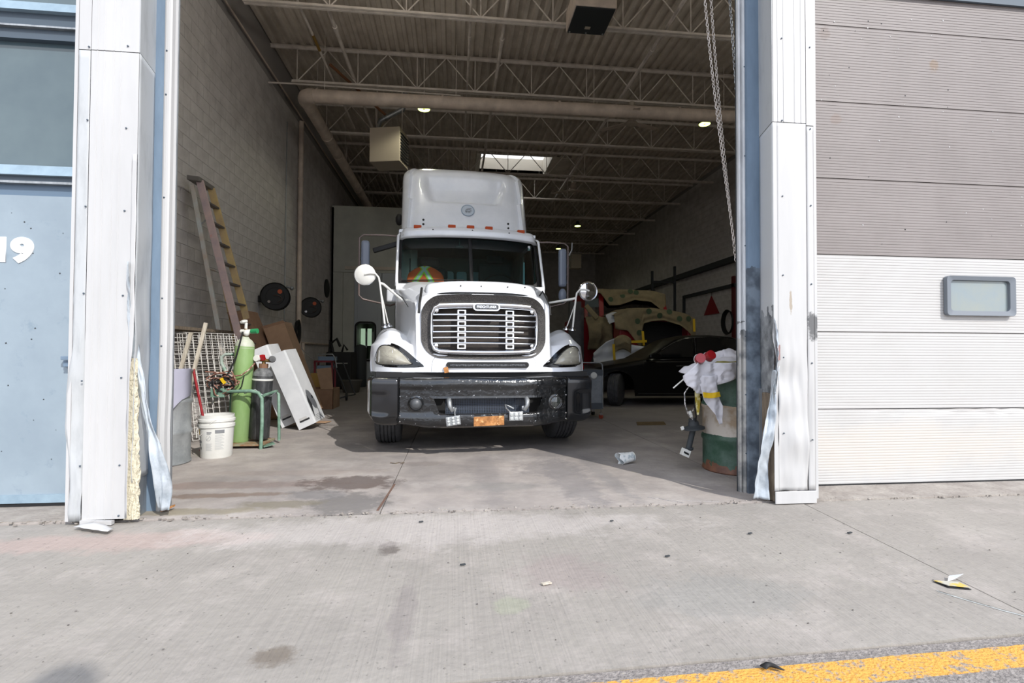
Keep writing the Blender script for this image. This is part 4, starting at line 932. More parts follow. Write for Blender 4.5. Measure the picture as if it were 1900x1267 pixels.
for x, z in ((-.5, 1.49), (.5, 1.49), (-.5, 1.13), (.5, 1.13)): tb(MB().lathe([(.022, 0), (.022, -.01), (.012, -.016)], (x, gy(x, z)-.02, z), (0, 1, 0), 14), 'grille_bolt', M['chrome'], g, smooth=40)
bd = tb(MB().prism(rrect(-.125, .135, 1.498, 1.56, .031, gy(0, 1.5)-.066), (0, .03, 0)), 'badge', M['darkchrome'], g, bev=.004)
tb(MB().frame(rrect(-.135, .145, 1.490, 1.568, .039, gy(0, 1.5)-.070), rrect(-.12, .13, 1.503, 1.555, .026, gy(0, 1.5)-.070), (0, .03, 0)), 'badge_rim', M['chrome'], g, smooth=40)
lt = text_mesh('FREIGHTLINER', 'badge_lettering', M['chrome'], g, (.005, gy(0, 1.5)-.070, 1.529), .036, sx=.86, world=False, ext=.004, bold=.001)
# trim line, bug shield, slot, seams
tb(MB().tube([(x, .29-.012+.10*(abs(x)/.68)**3, 1.70-.085*(abs(x)/.68)**4) for x in [lerp(-.68, .68, k/24) for k in range(25)]], .006, 5), 'bonnet_seam', M['rubber'])
tb(MB().prism(rrect(-.13, .11, 1.667, 1.683, .007, .24), (0, .02, 0)), 'bonnet_handle', M['truck'], bev=.003)
def shield(u, v):
    x = lerp(-.655, .665, u); a = abs(u*2-1); top = 1.84-.05*a**3-(.12*smst(.9, 1, a)); bot = 1.705-.09*a**5-(.16*smst(.92, 1, a))
    y = lerp(.27, .42, v)+.10*a**3+.12*smst(.9, 1, a)
    return (x*(1-.03*v*0), y-.02*math.sin(PI*v), lerp(bot, top, v))
bs_ = tb(MB().grid(shield, 50, 10), 'bug_shield', M['truck'], smooth=50, solid=.006)
tb(MB().tube([shield(0, 1), (-.65, .34, 1.74), (-.66, .21, 1.64), (-.672, .12, 1.56), (-.678, .10, 1.46)], .013, 6), 'shield_edge', M['black'], bs_)
tb(MB().tube([shield(1, 1), (.665, .34, 1.74), (.68, .21, 1.64), (.69, .12, 1.56), (.695, .10, 1.46)], .009, 6), 'shield_edge', M['black'], bs_)
for x in (-.24, -.02, .27, .46): tb(MB().lathe([(.008, 0), (.008, -.006)], (x, .318, 1.775), (0, 1, 0), 8), 'screw', M['black'], bs_)
sl = tb(MB().prism(rrect(-.40, .46, .905, .965, .03, .085), (0, .05, 0)), 'air_slot', M['black'], bev=.004)
tb(MB().prism(rrect(-.36, .42, .922, .944, .004, .078), (0, .02, 0)), 'slot_bar', M['darkchrome'], sl)
for s in (-1, 1): tb(MB().tube([(s*x, nose_y(x, z)-.001, z) for x, z in ((.50, 1.03), (.535, .98), (.545, .92), (.547, .865))], .0028, 5), 'panel_seam', M['black'])
tb(MB().obox((-.40, .095, .885), (.022, 0, .004), (0, .012, 0), (-.006, 0, .028)), 'chipped_corner', M['rust'])
tb(MB().box(-1.1, 1.12, .16, .6, .80, .862), 'lower_valance', M['black'])
for s in (-1, 1):   # side seam between bonnet top and side
    tb(MB().tube([(s*(hw(y)+.003), y, z) for y, z in ((.55, 1.56), (.9, 1.69), (1.42, 1.80))], .004, 5), 'bonnet_side_seam', M['black'])

# bumper
def bprof(x):
    a = abs(x); y = .0+.10*smst(.3, .95, a)**1.2
    return y
def bump(u, v, side=0):
    x = lerp(-.872, .878, u); zt = .81-.004*math.sin(x*7); zb = .31+.035*smst(.55, .87, abs(x)); z = lerp(zt, zb, v)
    y = bprof(x); k = (zt-z)
    if v < .12: y += .035*(1-v/.12)**2
    y += .012*smst(.09, .11, k)*(1-smst(.35, .4, k))
    if v > .9: y += .03*((v-.9)/.1)**2
    y += .006*nv(x*2, z*3, 0, 3)*smst(.3, .9, x)+.01*math.exp(-((x-.33)/.12)**2-((z-.77)/.05)**2)
    return (x, y, z)
m = MB(); NU, NV = 88, 30; vs = [bump(i/NU, j/NV) for j in range(NV+1) for i in range(NU+1)]
hole = lambda x, z: (-.53+.05*(.60-z)/.14 < x < .60-.05*(.60-z)/.14) and (.445 < z < .605)
fs = []
for j in range(NV):
    for i in range(NU):
        c = [vs[j*(NU+1)+i], vs[(j+1)*(NU+1)+i+1]]; cx = (c[0][0]+c[1][0])/2; cz = (c[0][2]+c[1][2])/2
        if not hole(cx, cz): fs.append((j*(NU+1)+i, j*(NU+1)+i+1, (j+1)*(NU+1)+i+1, (j+1)*(NU+1)+i))
m.add(vs, fs); bu = tb(m, 'bumper', M['bumper'], smooth=40, solid=.012)
ho = [(-.572, 0, .624), (.642, 0, .624), (.59, 0, .436), (.52, 0, .426), (-.45, 0, .426), (-.52, 0, .436)]
hi_ = [(-.525, 0, .602), (.595, 0, .602), (.54, 0, .458), (.5, 0, .448), (-.43, 0, .448), (-.47, 0, .458)]
def ondens(pts):
    out = []
    for a, b in zip(pts, pts[1:]+pts[:1]):
        k = max(1, int(abs(a[0]-b[0])/.08)) 
        for q in range(12): out.append(tuple(lerp(a[c], b[c], q/12) for c in range(3)))
    return out
OA, IA = ondens(ho), ondens(hi_)
tb(MB().frame([(x, bprof(x)+.004, z) for x, _, z in OA], [(x, bprof(x)+.0, z) for x, _, z in IA], (0, .05, 0)), 'opening_lip', M['bumper'], bu, smooth=40)
m = MB()
for k in range(50): x = -.40+.86*k/49; m.box(x-.0035, x+.0035, .10, .105, .42, .62)
for k in range(12): z = .43+.175*k/11; m.box(-.40, .46, .098, .103, z-.0025, z+.0025)
tag(tb(m, 'radiator_mesh', mat('mesh_blue_grey', '#3b4452', .6), bu), kind='stuff')
tb(MB().box(-.9, .9, .44, .46, .3, .78), 'bumper_backing', M['black'], bu)
for s, x0, x1 in ((-1, -.876, -1.195), (1, .882, 1.205)):
    def cap(u, v):
        a = u*PI/2; zt = .81; zb = lerp(.335, .44, smst(.2, 1, u)); z = lerp(zt, zb, v)
        x = lerp(x0, x1, math.sin(min(1, u*1.35)*PI/2)); y = bprof(.87)+(.02*u if u < .6 else 0)+.58*max(0, u-.45)/.55*(1)+.0
        r = .035*((1-v/.1)**2 if v < .1 else 0)+.05*((v-.8)/.2)**2*(1 if v > .8 else 0)
        ins = .02*smst(.3, .36, v)*(1-smst(.75, .85, v))*smst(.1, .25, u)
        return (x-s*r*math.sin(min(1, u*1.2)*PI/2), y+r*(1-u)+ins*(1-u), z)
    c_ = tb(MB().grid(cap, 30, 26), 'bumper_end', M['bumper_end'], smooth=40, solid=.01)
    tb(MB().tube([(x0+s*.0, bprof(.87)-.003, z) for z in (.80, .6, .36)], .004, 5), 'end_seam', M['black'], c_)
    for z in (.62, .43, .37): tb(MB().lathe([(.006, 0), (.006, -.004)], (x0-s*.02, bprof(.86)-.0, z), (0, 1, 0), 8), 'bolt', M['chrome'], c_)
tb(MB().tube([(x, bprof(x)+.008, .705) for x in [lerp(-.87, .87, k/30) for k in range(31)]], .0035, 5), 'bumper_crease', M['darkchrome'], bu)
for s, x in ((-1, -.70), (1, .745)):
    fgl = tb(MB().lathe([(.078, .01), (.082, -.012), (.066, -.022), (.06, -.01)], (x, bprof(x)+.0, .548), (0, 1, 0), 30), 'fog_light', M['bumper'], smooth=40)
    if s > 0:
        tb(MB().lathe([(.06, 0), (.05, .02), (.02, .04), (.001, .045)], (x, bprof(x)-.008, .548), (0, 1, 0), 24), 'reflector', M['chrome'], fgl, smooth=60)
        tb(MB().lathe([(.058, 0), (.04, -.012), (.001, -.016)], (x, bprof(x)-.006, .548), (0, 1, 0), 24), 'lens', M['pane'], fgl, smooth=60)
    else: tb(MB().lathe([(.056, 0), (.05, -.02), (.03, -.034), (.001, -.04)], (x, bprof(x)-.004, .548), (0, 1, 0), 24), 'blank_cover', mat('grey_plastic', '#4b4d50', .4), fgl, smooth=60)
for s, x in ((-1, -.375), (1, .42)):
    tb(MB().tube([(x, .10, .60), (x, .02, .595), (x, -.03, .575), (x+s*-.005, -.045, .53), (x-s*.03, -.04, .485), (x-s*.045, -.02, .49), (x-s*.045, -.01, .515)], [.022, .024, .026, .024, .02, .017, .014], 8), 'tow_hook', M['galv'], bu, smooth=60)
for x, z, a, y in ((-.335, .385, 8, -.04), (.30, .42, 1, -.035)):
    c, s_ = math.cos(R(a)), math.sin(R(a))
    wl_ = tb(MB().obox((x, y, z), (.072*c, 0, .072*s_), (0, .018, 0), (-.046*s_, 0, .046*c)), 'work_light', M['galv'], bev=.006)
    for i in range(3):
        for k in range(2 if x > 0 else 3):
            dx = -.046+.046*i; dz = (-.02+.04*k) if x > 0 else (-.028+.028*k)
            tb(MB().lathe([(.02 if x > 0 else .015, 0), (.018 if x > 0 else .013, -.006), (.006, -.009)], (x+dx*c-dz*s_, y-.018, z+dx*s_+dz*c), (0, 1, 0), 12), 'led_lens', M['ledw'], wl_, smooth=50)
tb(MB().tube([(-.315, -.03, .42), (-.32, -.03, .47), (-.305, -.01, .51)], .008, 6), 'lamp_stalk', M['galv']); tb(MB().tube([(.24, -.03, .46), (.20, -.03, .50), (.19, -.02, .535), (.22, -.02, .525), (.28, -.01, .495)], .009, 6), 'lamp_stalk', M['galv'], smooth=60)
tb(MB().obox((.028, -.008, .372), (.155, 0, .004), (0, .003, 0), (0, 0, .048)), 'number_plate', M['rust'], bev=.004)
for x in (-.12, 0, .12): tb(MB().box(x-.03+.03, x+.035+.03, -.012, .0, .428, .445), 'plate_bracket', M['bumper'])
for x, z in ((-.62, .74), (.645, .74), (-.62, .40), (.64, .40)): tb(MB().lathe([(.010, 0), (.009, -.005), (.003, -.007)], (x, bprof(x)+.008, z), (0, 1, 0), 10), 'bumper_bolt', M['chrome'], bu, smooth=40)

# cab: side walls, A pillars, roof, visor, windscreen
tb(MB().box(-.965, -.945, 1.44, 3.0, .75, 1.95).box(.945, .965, 1.44, 3.0, .75, 1.95).box(-.96, .96, 1.44, 1.5, .9, 1.93), 'cab_body', M['truck'], bev=.008)
tb(MB().box(-.96, -.93, 1.95, 3.0, 1.95, 2.0).box(.93, .96, 1.95, 3.0, 1.95, 2.0).box(-.965, -.935, 2.75, 3.0, 1.95, 2.7).box(.935, .965, 2.75, 3.0, 1.95, 2.7), 'door_frame', M['truck'])
for s in (-1, 1):
    tb(MB().tube([(s*.955, 1.47, 1.90), (s*.957, 1.52, 2.05), (s*.952, 1.77, 2.60), (s*.94, 1.85, 2.64)], [.022, .018, .018, .012], 8), 'a_pillar', M['truck'], smooth=60)
    dg_ = tb(MB().add([(s*.95, 1.62, 2.0), (s*.95, 2.75, 2.0), (s*.94, 2.75, 2.62), (s*.94, 1.88, 2.62)], [(0, 1, 2, 3)]), 'side_window', M['ws'], solid=.004)
    tb(MB().tube([(s*.95, 1.95, 2.0), (s*.945, 1.95, 2.62)], .015, 6), 'quarter_bar', M['teal'], dg_)
def visor(u, v):
    a = abs(2*u-1); x = (2*u-1)*.945; PR = [(0, 1.80, 2.63), (.12, 1.70, 2.60), (.25, 1.63, 2.615), (.4, 1.64, 2.68), (.55, 1.70, 2.735), (.7, 1.80, 2.765), (.85, 2.0, 2.79), (1, 2.5, 2.84)]
    y, z = path(PR, v); return (x*(1-.0*v), y+.10*a**3+.12*smst(.9, 1, a), z-.035*a**2-.06*smst(.93, 1, a)*(v > .3))
vz = tb(MB().grid(visor, 60, 30), 'sun_visor', M['truck'], smooth=50, solid=.006)
for x in (-.70, -.25, 0.0, .25, .70):
    v_ = visor((x/.945+1)/2, .57); tb(MB().prism(rrect(x-.05, x+.05, v_[2]-.018, v_[2]+.028, .008, v_[1]-.03), (0, .06, 0)), 'marker_light', M['orange'], T, bev=.006)
for x in (-.5, 0.02, .52):
    v_ = visor((x/.945+1)/2, .42); tb(MB().lathe([(.011, 0), (.011, -.008)], (x, v_[1], v_[2]), (0, 1, 0), 8), 'visor_screw', M['black'], vz)
tb(MB().box(-.94, .94, 1.9, 3.0, 2.68, 2.72).box(-.95, -.93, 1.95, 3.0, 2.6, 2.72).box(.93, .95, 1.95, 3.0, 2.6, 2.72), 'cab_roof', M['truck'])
def wy(x, z): return 1.50+(z-1.93)*.43+.10*(abs(x)/.93)**2.5
def wsurf(x0, x1, z0, z1): return MB().grid(lambda u, v: (lerp(x0, x1, u), wy(lerp(x0, x1, u), lerp(z0, z1, v)), lerp(z0, z1, v)), 14, 8)
wn = tb(MB().box(-.028, .028, wy(0, 2.3)-.30, wy(0, 2.3)-.295, 1.95, 1.96), 'windscreen_divider', M['rubber'])
wn2 = tb(MB().tube([(0, wy(0, 1.95)-.006, 1.95), (0, wy(0, 2.66)-.006, 2.66)], .026, 8), 'windscreen_divider', M['rubber'])
bpy.data.objects.remove(wn)
for x0, x1 in ((-.93, -.02), (.02, .93)): tb(wsurf(x0, x1, 1.96, 2.63), 'windscreen', M['ws'], smooth=50)
fr = []
for x, _, z in rrect(-.945, .945, 1.925, 2.68, .10, 0, 8): fr.append((x, z))
def rdens(r):
    out = []
    for a, b in zip(r, r[1:]+r[:1]):
        k = max(1, int(math.hypot(a[0]-b[0], a[1]-b[1])/.1))
        for q in range(k): out.append((lerp(a[0], b[0], q/k), lerp(a[1], b[1], q/k)))
    return out
def matched(r0, r1):
    A, B = [], []
    n = len(r0)
    for i in range(n):
        a, b, c, d_ = r0[i], r0[(i+1) % n], r1[i], r1[(i+1) % n]; k = max(1, int(math.hypot(a[0]-b[0], a[1]-b[1])/.1))
        for q in range(k): A.append((lerp(a[0], b[0], q/k), lerp(a[1], b[1], q/k))); B.append((lerp(c[0], d_[0], q/k), lerp(c[1], d_[1], q/k)))
    return A, B
inn = [(x, z) for x, _, z in rrect(-.905, .905, 1.975, 2.60, .09, 0, 8)]
A_, B_ = matched(fr, inn)
tb(MB().frame([(x, wy(x, z)-.008, z) for x, z in A_], [(x, wy(x, z)-.008, z) for x, z in B_], (0, .03, 0)), 'windscreen_gasket', M['rubber'], smooth=40)
for x0, x1, z0, z1 in ((-.90, -.1, 1.985, 2.0), (.3, .55, 1.99, 2.0)): tb(MB().tube([(x, wy(x, lerp(z0, z1, k/6))-.03, lerp(z0, z1, k/6)) for k, x in enumerate([lerp(x0, x1, q/6) for q in range(7)])], .008, 5), 'wiper', M['black'], smooth=50)
tb(MB().box(.815, .85, wy(.83, 2.53)-.004, wy(.83, 2.53)+.0, 2.49, 2.55), 'windscreen_sticker', M['whitepl'])
# cab interior
tb(MB().grid(lambda u, v: (lerp(-.92, .92, u), 1.56+.65*v, 1.93+.05*math.sin(v*PI)+.02*smst(.5, .7, u)), 16, 8).box(-.92, .92, 2.15, 2.2, 1.3, 1.96), 'dashboard', M['dash'], smooth=50)
tb(MB().box(-.93, .93, 2.2, 3.6, .85, .9), 'cab_floor', M['dash'])
tb(MB().box(-.93, .93, 1.95, 3.6, 2.655, 2.675), 'headliner', M['teal'])
for x in (-.5, .5):
    s_ = tb(MB().box(x-.26, x+.26, 2.75, 2.87, 1.35, 2.35 if x < 0 else 2.45).box(x-.26, x+.26, 2.35, 2.85, 1.3, 1.42), 'seat', M['seat'], bev=.05)
    tb(MB().box(x-.14, x+.14, 2.76, 2.86, 2.35 if x < 0 else 2.45, 2.5 if x < 0 else 2.58), 'headrest', M['seat'], s_, bev=.04)
sw = tb(MB().tube([(.46+.23*math.cos(a_), 2.16-.07*math.sin(a_), 2.02+.16*math.sin(a_)) for a_ in [2*PI*k/28 for k in range(28)]], .015, 8, closed=True), 'steering_wheel', M['black'], smooth=60)
tb(MB().tube([(.46, 2.1, 1.92), (.46, 2.3, 1.75)], .04, 10).tube([(.25, 2.15, 1.93), (.67, 2.15, 1.93)], .012, 6), 'steering_column', M['black'], sw)
tb(MB().box(-.95, .95, 3.55, 3.6, .9, 2.68), 'sleeper_wall', M['teal'])
for x0, x1 in ((-.35, -.10), (-.05, .12), (.18, .40)): tb(MB().prism(rrect(x0, x1, 2.12, 2.42, .04, 3.50), (0, .02, 0)), 'pale_panel', M['paleblue'], bev=.003)  # opaque pale blue panels just before the sleeper wall
tb(MB().lathe([(.06, 0), (.05, .02), (.01, .03)], (-.13, 1.9, 2.52), (0, 0, -1), 16).tube([(-.13, 1.9, 2.52), (-.13, 1.9, 2.62)], .01, 6), 'cab_lamp', M['teal'], smooth=50)
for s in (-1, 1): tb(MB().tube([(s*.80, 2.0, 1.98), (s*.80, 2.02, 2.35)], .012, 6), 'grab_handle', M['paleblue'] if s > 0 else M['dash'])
# vest on the dash
vst = thing('safety_vest', 'orange high-visibility vest with lime cross tape on the truck dashboard', 'vest', tuple(T.matrix_world.translation), 0)
vst.location = T.location; vst.rotation_euler = T.rotation_euler; ORG[vst.name] = ORG[T.name]
def vest(u, v):
    a = (2*u-1); x = -.59+.245*a*(1-.35*v**2); z = 1.99+.235*math.sin(v*PI/2)*(1-.30*abs(a)**2.2); y = 1.70+.16*v+.05*abs(a)+.012*nv(u*4, v*4, 1, 1.5)
    return (x, y, z)
MB().grid(vest, 24, 16).build('fabric', M['hivis'], vst, world=False, smooth=60, solid=.01)
def strip(p0, p1, w_, off):
    return MB().grid(lambda u, v: tuple(Vector(vest(lerp(p0[0], p1[0], v)+w_*(u-.5), lerp(p0[1], p1[1], v)))+Vector((0, -off, .002))), 2, 12)
for a, b in (((.22, .0), (.66, 1)), ((.66, .0), (.30, .98))):
    strip(a, b, .17, .012).build('lime_tape', M['lime'], vst, world=False, solid=.002); strip(a, b, .085, .016).build('silver_tape', M['silver'], vst, world=False, solid=.002)

# sleeper and roof fairing
tb(MB().box(-.97, -.94, 3.0, 4.7, .8, 2.8).box(.94, .97, 3.0, 4.7, .8, 2.8).box(-.97, .97, 4.66, 4.7, .8, 3.9).box(-.97, -.7, 2.99, 3.05, .8, 2.7), 'sleeper', M['truck'], bev=.01)
def fair(u, v):
    # v: height; u: round the plan outline from left-back over the front to right-back
    z = lerp(2.77, 4.05, v)
    w_ = lerp(.935, .925, v); top = max(0, (z-3.62)/.43); w_ = w_*(1-.24*top**3.0); yf = 2.22+.45*v**1.15+.75*top**3
    yb = 4.68; rr = .27
    P = [(-w_, yb), (-w_, yf+rr)]; L1 = yb-yf-rr; arc = PI/2*rr; mid = 2*(w_-rr)
    tot = 2*L1+2*arc+mid; d_ = u*tot
    if d_ < L1: x, y = -w_, yb-d_
    elif d_ < L1+arc: t = (d_-L1)/rr; x = -w_+rr-rr*math.cos(t); y = yf+rr-rr*math.sin(t)
    elif d_ < L1+arc+mid: x = -w_+rr+(d_-L1-arc); y = yf
    elif d_ < L1+2*arc+mid: t = (d_-L1-arc-mid)/rr; x = w_-rr+rr*math.sin(t); y = yf+rr-rr*math.cos(t)
    else: x, y = w_, yf+rr+(d_-L1-2*arc-mid)
    # bow the front a little and press in the scoop
    y += .10*(abs(x)/.9)**2*(1 if y < yf+rr else 0) if y < yf+.05 else 0
    if y < yf+.35:
        xs = abs(x)/(.60-.10*smst(3.6, 3.25, z)); e = smst(1.08, .88, xs)*smst(3.24, 3.33, z)*smst(3.92, 3.62, z)
        y += .17*e*smst(3.97, 3.3, z)
    return (x, y, z)
tb(MB().grid(fair, 150, 90), 'roof_fairing', M['truck'], smooth=60)
tp_ = [fair(k/60, 1) for k in range(61)]
tb(MB().grid(lambda u, v: (lambda a, b: (lerp(a[0], b[0], v), lerp(a[1], b[1], v)+0, 4.05+.012*math.sin(PI*v)))(fair(.5*u, 1), fair(1-.5*u, 1)), 60, 6), 'fairing_top', M['truck'], smooth=60)
bz, by = 3.14, 2.22+.45*(.37/1.28)**1.15
em = tb(MB().lathe([(.10, 0), (.10, -.006), (.085, -.008), (.083, -.004), (.001, -.004)], (.02, by-.004, bz), (0, 1, -.36), 32), 'emblem', mat('emblem_grey', '#B9C2CB', .5), smooth=30)
tb(MB().tube([(.02+.092*math.cos(a_), by-.012-.36*.0+.092*math.sin(a_)*.36, bz+.088*math.sin(a_)) for a_ in [2*PI*k/30 for k in range(30)]], .004, 5, closed=True), 'emblem_ring', mat('emblem_blue', '#7f95a8', .5), em)
m = MB(); random.seed(3)
for k in range(16):
    x = .02+random.uniform(-.05, .05); z = bz+random.uniform(-.03, .03); m.obox((x, by-.012+.36*(z-bz), z), (random.uniform(.004, .016), 0, 0), (0, .002, 0), (0, .001, random.uniform(.002, .006)))
tb(m, 'emblem_print', M['ink'], em)
for x in (-.62, .62):
    for z in (2.9, 2.97): tb(MB().lathe([(.016, .0), (.016, -.008), (.006, -.012)], (x, 2.22+.45*((z-2.77)/1.28)**1.15+.10*(.62/.9)**2, z), (0, 1, -.2), 10), 'fairing_screw', M['black'])
tb(MB().sphere((-.99, 3.1, 3.15), .06, 10, (1, 1.4, 1.6)), 'side_lamp', M['black'], smooth=60)

# fender mirrors on tripods, door mirrors in bent tube frames
def cmirror(cx, cz, base, arm, s, label_):
    r = tb(MB().lathe([(.112, .012), (.118, 0), (.112, -.012), (.10, -.02), (.06, -.034), (.001, -.04)], (cx, .74, cz), (-.1*s, 1, .05), 32), 'fender_mirror', M['whiteknob'] if s < 0 else M['chrome'], smooth=40)  # both backs are chrome; left one coloured white for its sunlit look
    tb(MB().tube([(cx+.114*math.cos(a_), .735, cz+.114*math.sin(a_)) for a_ in [2*PI*k/36 for k in range(36)]], .006, 6, closed=True), 'rim', M['chrome'], r, smooth=60)
    for a0 in (115, 295): tb(MB().tube([(cx, .70, cz), (cx+.10*math.cos(R(a0)), .722, cz+.10*math.sin(R(a0)))], .0022, 4), 'rib', M['dash'], r)
    el_ = (cx-s*.125, .72, cz-.005)
    knee = (cx-s*.16, .72, cz-.05)
    tb(MB().tube([(cx, .695, cz), (cx-s*.06, .69, cz+.014), (cx-s*.115, .70, cz+.012), (cx-s*.15, .71, cz-.03), (cx-s*.165, .70, cz-.10), (base[0], base[1], base[2])], .011, 8), 'mirror_stem', M['whiteknob'], r, smooth=60)
    tb(MB().tube([(cx-s*.165, .70, cz-.09), (cx-s*.20, .72, cz-.10), arm], [.012, .016, .012], 8), 'mirror_strut', M['whiteknob'], r, smooth=60)
    tb(MB().tube([(cx-s*.17, .71, cz-.16), (base[0]-s*.03, base[1]+.16, base[2]+.015)], .007, 6), 'mirror_stay', M['whiteknob'], r)
    for b_ in (base, (base[0]-s*.03, base[1]+.16, base[2]+.015), arm): tb(MB().lathe([(.042, -.008), (.036, .006), (.014, .014), (.014, .03)], b_, (0, -.2, 1) if b_ is not arm else (s, -.2, .3), 16), 'mirror_foot', M['chrome'], r, smooth=40)
cmirror(-1.27, 1.922, (-1.04, .60, 1.345), (-.79, .9, 1.60), -1, '')
cmirror(1.325, 1.805, (1.09, .60, 1.335), (.83, .9, 1.66), 1, '')
def dmirror(s):
    x = s*1.37 if s < 0 else 1.30
    r = tb(MB().box(x-.055, x+.055, 1.72, 1.82, 1.98 if s > 0 else 1.93, 2.52), 'door_mirror', mat('mirror_shell', '#707887', .4), bev=.035)
    if s > 0: tb(MB().sphere((x, 1.76, 1.86), .06, 14, (1, .8, 1.7)), 'convex_mirror', M['dash'] if False else r.data.materials[0], r, smooth=60)
    fx = x+s*.075
    tb(MB().tube([(s*.96, 1.8, 2.60), (s*1.1, 1.76, 2.60), (fx-s*.05, 1.75, 2.59), (fx, 1.75, 2.55), (fx, 1.75, 1.80), (fx-s*.05, 1.76, 1.75), (s*1.05, 1.85, 1.68), (s*.965, 1.9, 1.72)], .013, 8), 'mirror_frame', mat('mirror_tube', '#6e625e', .4, .5), r, smooth=60)
    for z in (2.05, 2.28): tb(MB().box(min(x, fx)-.01, max(x, fx)+.015, 1.745, 1.775, z-.02, z+.02), 'mirror_clamp', M['dash'], r)
    if s > 0: tb(MB().tube([(fx+.01, 1.74, 2.42), (fx+.05, 1.73, 2.50), (fx+.055, 1.73, 2.6)], .01, 6), 'antenna_bracket', M['galv'], r)
dmirror(-1); dmirror(1)
tb(MB().obox((-1.12, 1.86, 2.46), (.16, -.02, .05), (0, .03, 0), (-.01, 0, .03)), 'mirror_arm', M['black'], bev=.01)
tb(MB().box(-1.08, -.96, 1.5, 1.55, 1.70, 1.86), 'door_box', M['whitepl'], bev=.02)

# wheels, axle, frame rails
def wheel(x, y, s, groove=True, r=.505, wd=.29):
    o = thing('wheel', None, None, (0, 0, 0)); o.parent = T; o.location = (x, y, r)
    prof = [(.29, -wd/2+.02), (.40, -wd/2-.004), (.47, -wd/2+.004), (r-.012, -wd/2+.02), (r, -wd/2+.045)]
    for k in range(5):
        c = -wd/2+.045+(wd-.09)*(k+.5)/5; prof += [(r, c-.006), (r-.014, c-.004), (r-.014, c+.004), (r, c+.006)]
    prof += [(r, wd/2-.045), (r-.012, wd/2-.02), (.47, wd/2-.004), (.40, wd/2+.004), (.29, wd/2-.02)]
    MB().lathe(prof, (0, 0, 0), (1, 0, 0), 64, closed=False).build('tyre', M['tyre'], o, world=False, smooth=35)
    MB().lathe([(.29, wd/2-.03), (.27, wd/2-.05), (.2, wd/2-.10), (.1, wd/2-.06), (.08, wd/2-.0)], (0, 0, 0), (s, 0, 0), 28).build('rim', M['galv'], o, world=False, smooth=40)
    return o
for s in (-1, 1):
    wheel(s*1.03+.02, 1.12, s)
for y in (5.6, 6.9):
    for x in (-1.05, -.74, .74, 1.05): wheel(x, y, 1 if x > 0 else -1)
tb(MB().box(-.85, .85, 1.05, 1.2, .38, .5), 'front_axle', M['black']); tb(MB().box(-.44, -.36, .3, 7.6, .62, .88).box(.36, .44, .3, 7.6, .62, .88), 'frame_rail', M['black'])
tb(MB().box(-.4, .4, .4, 1.5, .5, 1.2), 'engine', M['black'], bev=.05); tb(MB().tube([(-.8, 5.6, .5), (.8, 5.6, .5)], .1, 12).tube([(-.8, 6.9, .5), (.8, 6.9, .5)], .1, 12), 'rear_axle', M['black'])
tb(MB().tube([(-.85, 2.4, .6), (-.85, 3.9, .6)], .3, 20).tube([(.85, 2.4, .6), (.85, 3.9, .6)], .3, 20), 'fuel_tank', M['galv'], smooth=40)

# ================================================================== LEFT-HAND CLUTTER
def drum(loc, m, name, label, r=.285, h=.88, rz=0):
    t = thing(name, label, 'drum', loc, rz)
    prof = [(r-.01, 0), (r, .008), (r, .02), (r-.006, .03)]
    for zc in (h*.34, h*.67): prof += [(r-.006, zc-.03), (r+.006, zc-.012), (r+.006, zc+.012), (r-.006, zc+.03)]
    prof += [(r-.006, h-.03), (r, h-.02), (r+.004, h), (r-.012, h), (r-.014, h-.02)]
    MB().lathe(prof, n=48).build('shell', m, t, world=False, smooth=35)
    MB().lathe([(r-.014, h-.022), (.001, h-.022)], n=32).build('lid', m, t, world=False)
    MB().tube([((r-.0)*math.cos(a_), (r-.0)*math.sin(a_), h) for a_ in [2*PI*k/40 for k in range(40)]], .007, 6, closed=True).build('rim', m, t, world=False, smooth=60)
    return t
drum((-2.80, 5.25, 0), M['drumgrey'], 'metal_drum', 'dented grey metal drum just inside the left jamb')
def rag(u, v):
    x = lerp(-2.93, -2.50, u); tip = .68-.20*math.exp(-((u-.72)/.22)**2)-.06*(1-u)
    z = lerp(.892, tip, smst(.25, 1, v)) if v > .25 else .892+.004
    ang = math.atan2(-1, (x+2.80)/.29); y = 5.25-math.sqrt(max(0, .30**2-(x+2.80)**2))*(1 if v > .25 else lerp(.4, 1, v/.25))
    return (x, y-.004-.01*nv(u*3, v*3, 1, 1.2)*v, z+.006*nv(u, v, 2, 5))
tag(MB().grid(rag, 20, 20).build('draped_sheet', M['lilac'], None, smooth=40, solid=.003), 'lilac-grey sheet hanging over the rim of the grey drum', 'sheet')

t = thing('paint_pail', 'white plastic pail with grey print, red stick standing in it', 'pail', (-2.39, 5.55, 0))
MB().lathe([(.138, 0), (.142, .01), (.155, .30), (.165, .305), (.165, .335), (.156, .338), (.157, .358), (.167, .362), (.167, .385), (.158, .39), (.158, .425), (.152, .425), (.150, .34), (.135, .02), (.001, .015)], n=44).build('shell', M['pail'], t, world=False, smooth=40)
MB().tube([(-.16, -.03, .35), (-.165, -.06, .27), (-.15, -.09, .20), (-.10, -.125, .23), (-.03, -.15, .30), (.02, -.162, .365), (.06, -.158, .385)], .0045, 6).build('bail', M['whiteknob'], t, world=False, smooth=60)
def curved(u0, u1, z0, z1, off=.0012, cr=.148, c=(0, 0)):
    return MB().grid(lambda u, v: ((lambda r_, a_: (r_*math.sin(a_), -r_*math.cos(a_), lerp(z0, z1, v)))(lerp(.142, .155, lerp(z0, z1, v)/.3)+off, lerp(u0, u1, u))), 6, 1)
